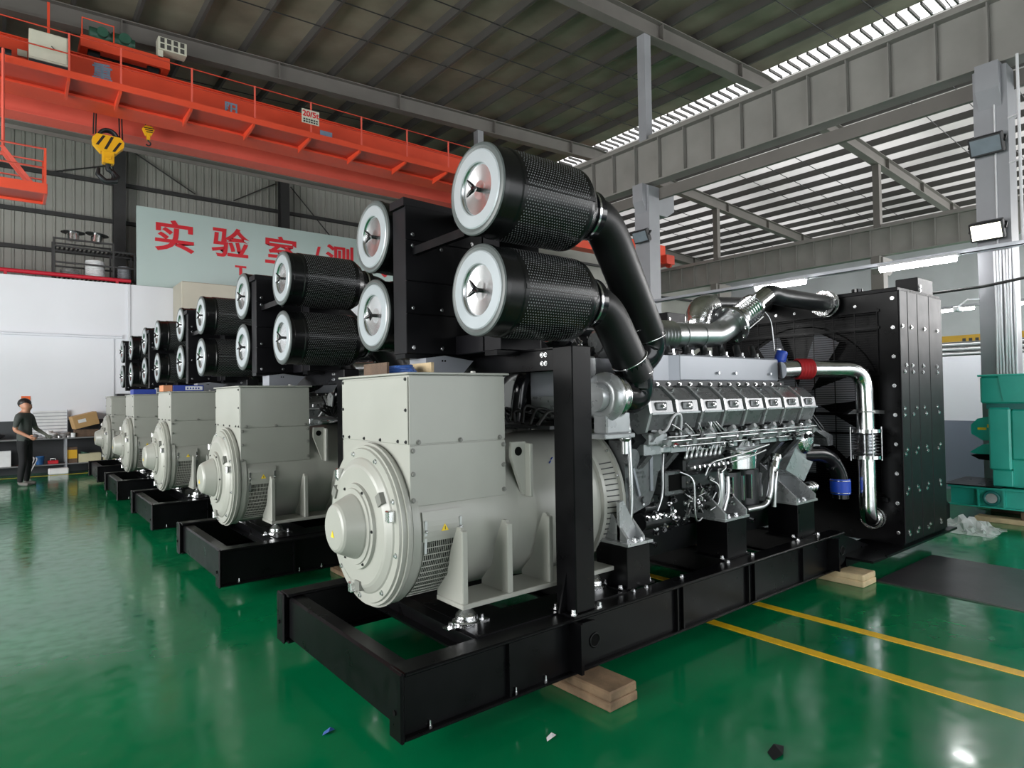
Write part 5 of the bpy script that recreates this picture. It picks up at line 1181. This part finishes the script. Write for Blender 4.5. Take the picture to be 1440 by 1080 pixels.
# ------------------------------------------------------------------ the worker
def make_person():
    J = {}; E = []; rad = {}
    def j(n, p, r, par=None):
        J[n] = len(rad); rad[n] = (Vector(p), r)
        if par: E.append((J[par], J[n]))
    j('pelvis', (0, 0, .92), (.145, .115)); j('waist', (0, 0, 1.06), (.135, .105), 'pelvis'); j('chest', (.0, 0, 1.26), (.155, .115), 'waist'); j('upper', (-.005, 0, 1.38), (.12, .09), 'chest')
    j('neck', (.01, 0, 1.46), (.06, .06), 'upper'); j('jaw', (.035, 0, 1.52), (.086, .078), 'neck'); j('head', (.02, 0, 1.585), (.112, .098), 'jaw'); j('crown', (.005, 0, 1.645), (.098, .088), 'head')
    j('nose', (.128, 0, 1.565), (.012, .012), 'head')
    for s, n in ((1, 'l'), (-1, 'r')):
        j('hip'+n, (0, s*.085, .86), (.095, .095), 'pelvis'); j('knee'+n, (.02 if s > 0 else .03, s*.095, .48), (.068, .068), 'hip'+n); j('calf'+n, (0, s*.098, .33), (.066, .066), 'knee'+n); j('ank'+n, (-.02, s*.10, .10), (.05, .05), 'calf'+n); j('heel'+n, (-.03, s*.10, .048), (.046, .046), 'ank'+n); j('toe'+n, (.15, s*.115, .036), (.036, .034), 'heel'+n)
        j('ear'+n, (.02, s*.098, 1.575), (.014, .022), 'head')
        j('sh'+n, (0, s*.185, 1.375), (.068, .068), 'upper')
        el = (-.03, s*.25, 1.11) if s < 0 else (.06, s*.24, 1.12); wr = (.17, s*.19, .985) if s < 0 else (.28, s*.17, 1.00)
        j('el'+n, el, (.045, .045), 'sh'+n); j('wr'+n, wr, (.03, .026), 'el'+n)
        d = (Vector(wr)-Vector(el)).normalized(); sd = d.cross(Vector((0, s, 0))).normalized(); lt = d.cross(sd)
        w_ = Vector(wr); j('palm'+n, w_+d*.055, (.034, .02), 'wr'+n)
        for k, (off, ln) in enumerate(((-.027, .062), (-.009, .072), (.009, .068), (.027, .052))):
            a = w_+d*.085+sd*off; b_ = a+d*ln*.55-lt*.012*s; c = b_+d*ln*.35-lt*.03*s
            j('f%d'%k+n, a, (.0095, .0095), 'palm'+n); j('g%d'%k+n, b_, (.009, .009), 'f%d'%k+n); j('h%d'%k+n, c, (.007, .007), 'g%d'%k+n)
        a = w_+d*.035-sd*.038; j('t0'+n, a, (.012, .012), 'palm'+n); j('t1'+n, a+d*.045-sd*.014, (.009, .009), 't0'+n)
    names = list(J); me = bpy.data.meshes.new('person'); me.from_pydata([rad[n][0] for n in names], E, [])
    o = bpy.data.objects.new('person', me); COL.objects.link(o)
    md = o.modifiers.new('skin', 'SKIN'); md.use_smooth_shade = True
    for i, n in enumerate(names):
        sv = me.skin_vertices[0].data[i]; sv.radius = rad[n][1]; sv.use_root = (n == 'pelvis')
    s2 = o.modifiers.new('sub', 'SUBSURF'); s2.levels = 2; s2.render_levels = 2
    bpy.context.view_layer.update()
    m2 = bpy.data.meshes.new_from_object(o.evaluated_get(bpy.context.evaluated_depsgraph_get())); bpy.data.objects.remove(o)
    m2.name = 'person'
    for q in ('skin', 'shirt', 'trousers', 'shoe', 'glove'): m2.materials.append(MATS[q])
    el_r, el_l = Vector((-.03, -.25, 1.11)), Vector((.06, .24, 1.12))
    for p in m2.polygons:
        c = p.center; arm = abs(c.y) > .15 and c.z < 1.36 and c.z > .8
        if c.z > 1.445 and abs(c.y) < .11: mi = 0
        elif c.z < .085: mi = 3
        elif arm and (abs(c.y) > .175 or c.x > .13) and c.z < 1.165: mi = 0 if c.y < 0 else 4
        elif c.x > .15 and c.z > .8: mi = 0 if c.y < 0 else 4
        elif c.z > .90: mi = 1
        else: mi = 2
        p.material_index = mi; p.use_smooth = True
    zmin = min(v.co.z for v in m2.vertices)
    for v in m2.vertices: v.co.z -= zmin
    o = bpy.data.objects.new('person', m2); COL.objects.link(o)
    hair = MB(); hair.sphere((-.004, 0, 1.628-zmin), .116, 18, 12, (1.0, .88, .88))
    hair.v = [v for v in hair.v]
    keep = MB()
    for f in hair.f:
        c = sum((Vector(hair.v[i]) for i in f), Vector())/len(f)
        if c.z > 1.575-zmin-(.02 if c.x < 0 else -.035): keep.add([hair.v[i] for i in f], [tuple(range(len(f)))], True)
    keep.build('hair', 'hair', o)
    ey = MB()
    for s in (-1, 1): ey.sphere((.112, s*.033, 1.59-zmin), .010, 8, 6)
    ey.build('eyes', 'hair', o)['kind'] = 'stuff'
    hem = MB(); hem.lathe([(0, .152), (.03, .150)], (0, 0, .885-zmin), (0, 0, 1), 24)
    return o
per = make_person(); per.location = (.30, 15.8, 0.0); per.rotation_euler = (0, 0, R(-32)); per.scale = (1.0, 1.0, 1.0)
tag(per, 'person in dark grey t-shirt and black trousers standing before the workbench', 'person')
# ------------------------------------------------------------------ green machine by the column
go = (9.8, 1.0, 0); gr = tag(empty('green_generator', go), 'teal green generator set on a channel skid by the grey column', 'generator')
def Q(): return MB(go)
for s in (0, 1):
    x0, x1 = (9.36, 9.44) if s == 0 else (10.16, 10.24)
    m = Q(); m.box(x0, x1, -2.5, 2.85, .38, .405, .004).box(x0, x1, -2.5, 2.85, .155, .175, .004).box((x0+x1)/2-.008+(.02 if s == 0 else -.02), (x0+x1)/2+.008+(.02 if s == 0 else -.02), -2.5, 2.83, .175, .38)
    for yy in (2.52, 2.26, 1.2, 0): m.box(x0+.005, x1-.005, yy, yy+.02, .175, .38)
    m.build('skid_channel', 'teal_paint', gr)
m = Q(); m.torus((9.385, 2.4, .275), (1, 0, 0), .075, .018, 24, 8); m.m(1).cyl((9.38, 2.4, .275), (9.43, 2.4, .275), .07, seg=20); m.build('lifting_eye', ['teal_dark', 'steel'], gr)
for yy in (2.75, 1.7, .2, -2.3):
    m = Q(); m.box(9.44, 10.16, yy, yy+.08, .2, .38); m.build('crossbeam', 'teal_dark', gr)
m = Q(); m.prism([(9.35, 2.9), (10.25, 2.9), (10.25, 2.2), (9.35, 2.3)], 'z', .405, .42); m.build('deck_plate', 'black_paint', gr)
m = Q(); m.box(9.44, 10.1, -1.2, 2.2, .75, 1.36, .02).box(9.5, 10.05, -1.2, 2.2, .42, .75); m.build('body', 'teal_paint', gr)
m = Q(); m.box(9.42, 10.12, 2.2, 2.42, .62, 1.38, .02).box(9.46, 10.08, 2.2, 2.40, .42, .62, .01).box(9.41, 9.43, 2.22, 2.40, .66, 1.1); m.build('end_frame', 'teal_paint', gr)
m = Q(); m.prism([(2.42, 1.27), (2.55, 1.24), (2.62, 1.16), (2.62, 1.05), (2.5, .97), (2.42, .97)], 'x', 9.5, 10.04); m.m(1).box(9.495, 9.5, 2.46, 2.55, 1.10, 1.13).box(9.495, 9.5, 2.40, 2.45, 1.13, 1.17); m.build('air_cowl', ['teal_paint', 'yellow_sign'], gr)
m = Q(); m.prism([(2.42, .92), (2.5, .92), (2.64, .82), (2.6, .80), (2.42, .80)], 'x', 9.5, 10.04); m.m(1).prism([(2.42, .79), (2.56, .79), (2.64, .78), (2.55, .73), (2.42, .72)], 'x', 9.52, 10.02); m.build('louvre', ['teal_paint', 'dark_void'], gr)
m = Q(); m.box(9.40, 10.14, 1.2, 2.49, 1.43, 1.76, .02).box(9.38, 10.16, 1.15, 2.51, 1.76, 1.785, .006); m.m(1).box(9.45, 10.1, 1.3, 2.44, 1.36, 1.43); m.build('terminal_box', ['teal_paint', 'teal_dark'], gr)
m = Q(); m.prism([(1.2, 1.76), (2.3, 1.76), (2.25, 1.45), (1.2, 1.45)], 'x', 9.385, 9.40); m.build('box_door', 'teal_paint', gr)
m = Q(); m.box(9.43, 9.44, 1.55, 1.75, .95, 1.08); m.build('warning_label', 'yellow_sign', gr)
b = MB((9.37, .5, 0)); b.box(9.28, 9.46, -2, 2.55, 0, .06, .005); tag(b.build('timber_batten', 'wood_pale'), 'long pale timber batten on the floor under the green machine', 'batten')
for (yy, lab) in ((1.75, 'dark timber packer between batten and green skid, column side'), (-1.5, 'dark timber packer between batten and green skid, far side')):
    b = MB((9.38, yy, .06)); b.box(9.3, 9.45, yy-.35, yy+.35, .06, .154, .005); tag(b.build('timber_packer', 'wood_dark'), lab, 'block')
b = MB((10.2, .5, 0)); b.box(10.12, 10.28, -2, 2.6, 0, .154, .005); tag(b.build('timber_bearer', 'wood_dark'), 'dark timber bearer under the rear rail of the green machine', 'batten')
b = MB((8.95, 2.9, 0)); b.box(8.72, 9.2, 2.78, 3.3, 0, .2, .01).prism([(8.72, .2), (9.2, .2), (9.1, .26), (8.8, .24)], 'y', 2.8, 3.28)
tag(b.build('steel_crate', 'hook_dark'), 'dark grey steel plinth on the floor behind the plastic sheet', 'plinth')

# ------------------------------------------------------------------ lighting rails, lamps and services
def rail(x, z, y0, y1, lab, nm='cable_tray'):
    b = MB((x, 0, z)); b.box(x-.06, x+.06, y0, y1, z, z+.012).box(x-.06, x-.05, y0, y1, z, z+.06).box(x+.05, x+.06, y0, y1, z, z+.06)
    o = b.build(nm, 'tray_grey'); tag(o, lab, 'cable tray')
    return o
rail(10.32, 3.47, -8.5, 18.2, 'grey cable tray carried on the columns beside the generator row')
rail(22.0, 4.05, -8.5, 18.2, 'grey cable tray along the far column row')
def lamp(x, y, z, ln, lab, rz=0):
    t = tag(empty('strip_lamp', (x, y, z)), lab, 'lamp', 'LED strip lamps on the trays')
    b = MB(); b.box(-.06, .06, -ln/2, ln/2, .02, .06, .005).box(-.02, .081, -ln/2+.1, -ln/2+.14, .05, .062).box(-.02, .081, ln/2-.14, ln/2-.1, .05, .062); b.build('housing', 'lamp_body', t)
    b = MB(); b.cyl((0, -ln/2+.02, 0), (0, ln/2-.02, 0), .055, seg=12); b.build('tube', 'lamp_white', t)
LP = ((10.18, 5.45, 3.42, .9, 'lit strip lamp on the tray above the exhaust of the first set'), (10.18, 3.4, 3.42, 1.0, 'lit strip lamp on the tray next to the floodlight column'), (10.18, 1.6, 3.42, 1.0, 'lit strip lamp on the tray past the floodlight column'),
      (10.18, 9.8, 3.42, 1.0, 'lit strip lamp on the tray behind the second column'), (10.18, 13, 3.42, 1.0, 'lit strip lamp on the tray toward the laboratory'),
      (21.86, 6.35, 3.98, 1.0, 'lit strip lamp on the far tray over the yellow gantry beam'), (21.86, 4.3, 3.98, 1.0, 'lit strip lamp on the far tray beside the column conduits'), (21.86, 10, 3.98, 1.0, 'lit strip lamp on the far tray behind the radiator'))
for a in LP: lamp(*a)
def flood(x, y, z, lit, lab, tilt=-25):
    t = tag(empty('floodlight', (x, y, z)), lab, 'floodlight'); t.rotation_euler = (0, R(tilt), 0)
    b = MB(); b.box(-.05, .05, -.19, .19, -.13, .13, .012)
    for i in range(8): b.box(.05, .075, -.17+i*.045, -.155+i*.045, -.11, .11)
    b.build('housing', 'flood_body', t)
    b = MB(); b.box(-.056, -.05, -.165, .165, -.1, .1); b.build('lens', 'flood_lit' if lit else 'flood_glass', t)
    b = MB(); b.bar((0, -.2, 0), (.1, -.2, .05), .02).bar((0, .2, 0), (.1, .2, .05), .02).bar((.1, -.2, .05), (.1, .2, .05), .02, .03); b.build('bracket', 'flood_body', t)
flood(10.26, 2.56, 4.88, False, 'dark unlit floodlight high on the column behind the green machine')
flood(10.26, 2.58, 3.73, True, 'lit white floodlight low on the column behind the green machine')
flood(10.26, 8.45, 4.88, False, 'dark unlit floodlight on the column behind the intake ducts')
cv = tag(empty('conduit_bundle', (10.38, 2.44, 0)), 'bundle of pale conduits running down the grey column', 'conduit')
for i in range(7):
    b = MB((10.38, 2.44, 0)); yy = 2.54-i*.034; b.tube([(10.375, yy, .02), (10.375, yy, 1.8), (10.375, yy+.01*((i % 3)-1), 2.6), (10.375, yy, 3.46)], .014, 8); b.build('conduit', 'conduit_white', cv)
b = MB((10.38, 2.5, 3.5)); b.tube([(10.385, 2.50, 3.54), (10.385, 2.49, 6.0)], .012, 6); tag(b.build('riser_conduit', 'conduit_white'), 'single thin white conduit rising up the column past the floodlights', 'conduit')
b = MB((10.33, 2.22, 3.48)); b.tube([(10.33, 2.22, 3.483), (10.33, 2.22, 5.99)], .018, 8).bar((10.33, 2.22, 4.6), (10.385, 2.345, 4.6), .02).bar((10.33, 2.22, 5.2), (10.385, 2.345, 5.2), .02); tag(b.build('thin_pipe', 'conduit_white'), 'thin vertical pipe standing on the tray beside the floodlight column', 'pipe')
b = MB((9.9, 2.8, 3.05)); b.tube([(10.2, 6.0, 3.1), (10.2, 4.4, 2.95), (10.2, 3.2, 2.97), (10.35, 2.66, 3.0), (10.2, 2.0, 3.05), (10.2, .4, 3.1)], .02, 7); tag(b.build('slung_cable', 'cable_black'), 'black cable slung round the column under the tray', 'cable')
t = tag(empty('security_camera', (10.25, 2.95, 2.72)), 'white security camera on a bracket beside the conduit bundle', 'camera')
b = MB(); b.box(-.05, .12, -.035, .035, -.035, .035, .01).cyl((-.06, 0, 0), (-.05, 0, 0), .026, seg=12); b.build('body', 'conduit_white', t)
b = MB(); b.bar((.05, 0, .035), (.05, -.12, .12), .02).bar((.05, -.12, .12), (.15, -.22, .12), .02); b.build('arm', 'conduit_white', t)
# pipe stock and boards above the low partition
for i in range(9):
    b = MB((13.2, 4, 2.2)); r_ = .04; xx = 13.0+(i % 3)*.085; z = 2.24+(i//3)*.083
    b.tube([(xx, -2+.1*i, z), (xx, 8.2-.13*i, z)], r_, 8); tag(b.build('stock_pipe', 'hook_dark' if i % 3 else 'steel'), ('lowest', 'middle', 'top')[i//3]+' course '+('outer', 'centre', 'inner')[i % 3]+' stock pipe on the rack beyond the low partition', 'pipe', 'stock pipes beyond the partition')
b = MB((13.1, 3, 0)); 
for yy in (-1.5, 2.5, 6.5): b.box(12.95, 13.25, yy-.03, yy+.03, 2.14, 2.198).box(12.95, 13.0, yy-.03, yy+.03, 0, 2.14).box(13.2, 13.25, yy-.03, yy+.03, 0, 2.14)
b.box(12.95, 13.25, -1.5, 6.5, 2.05, 2.1)
tag(b.build('pipe_rack', 'girt'), 'dark steel rack carrying the stock pipes beyond the partition', 'rack')
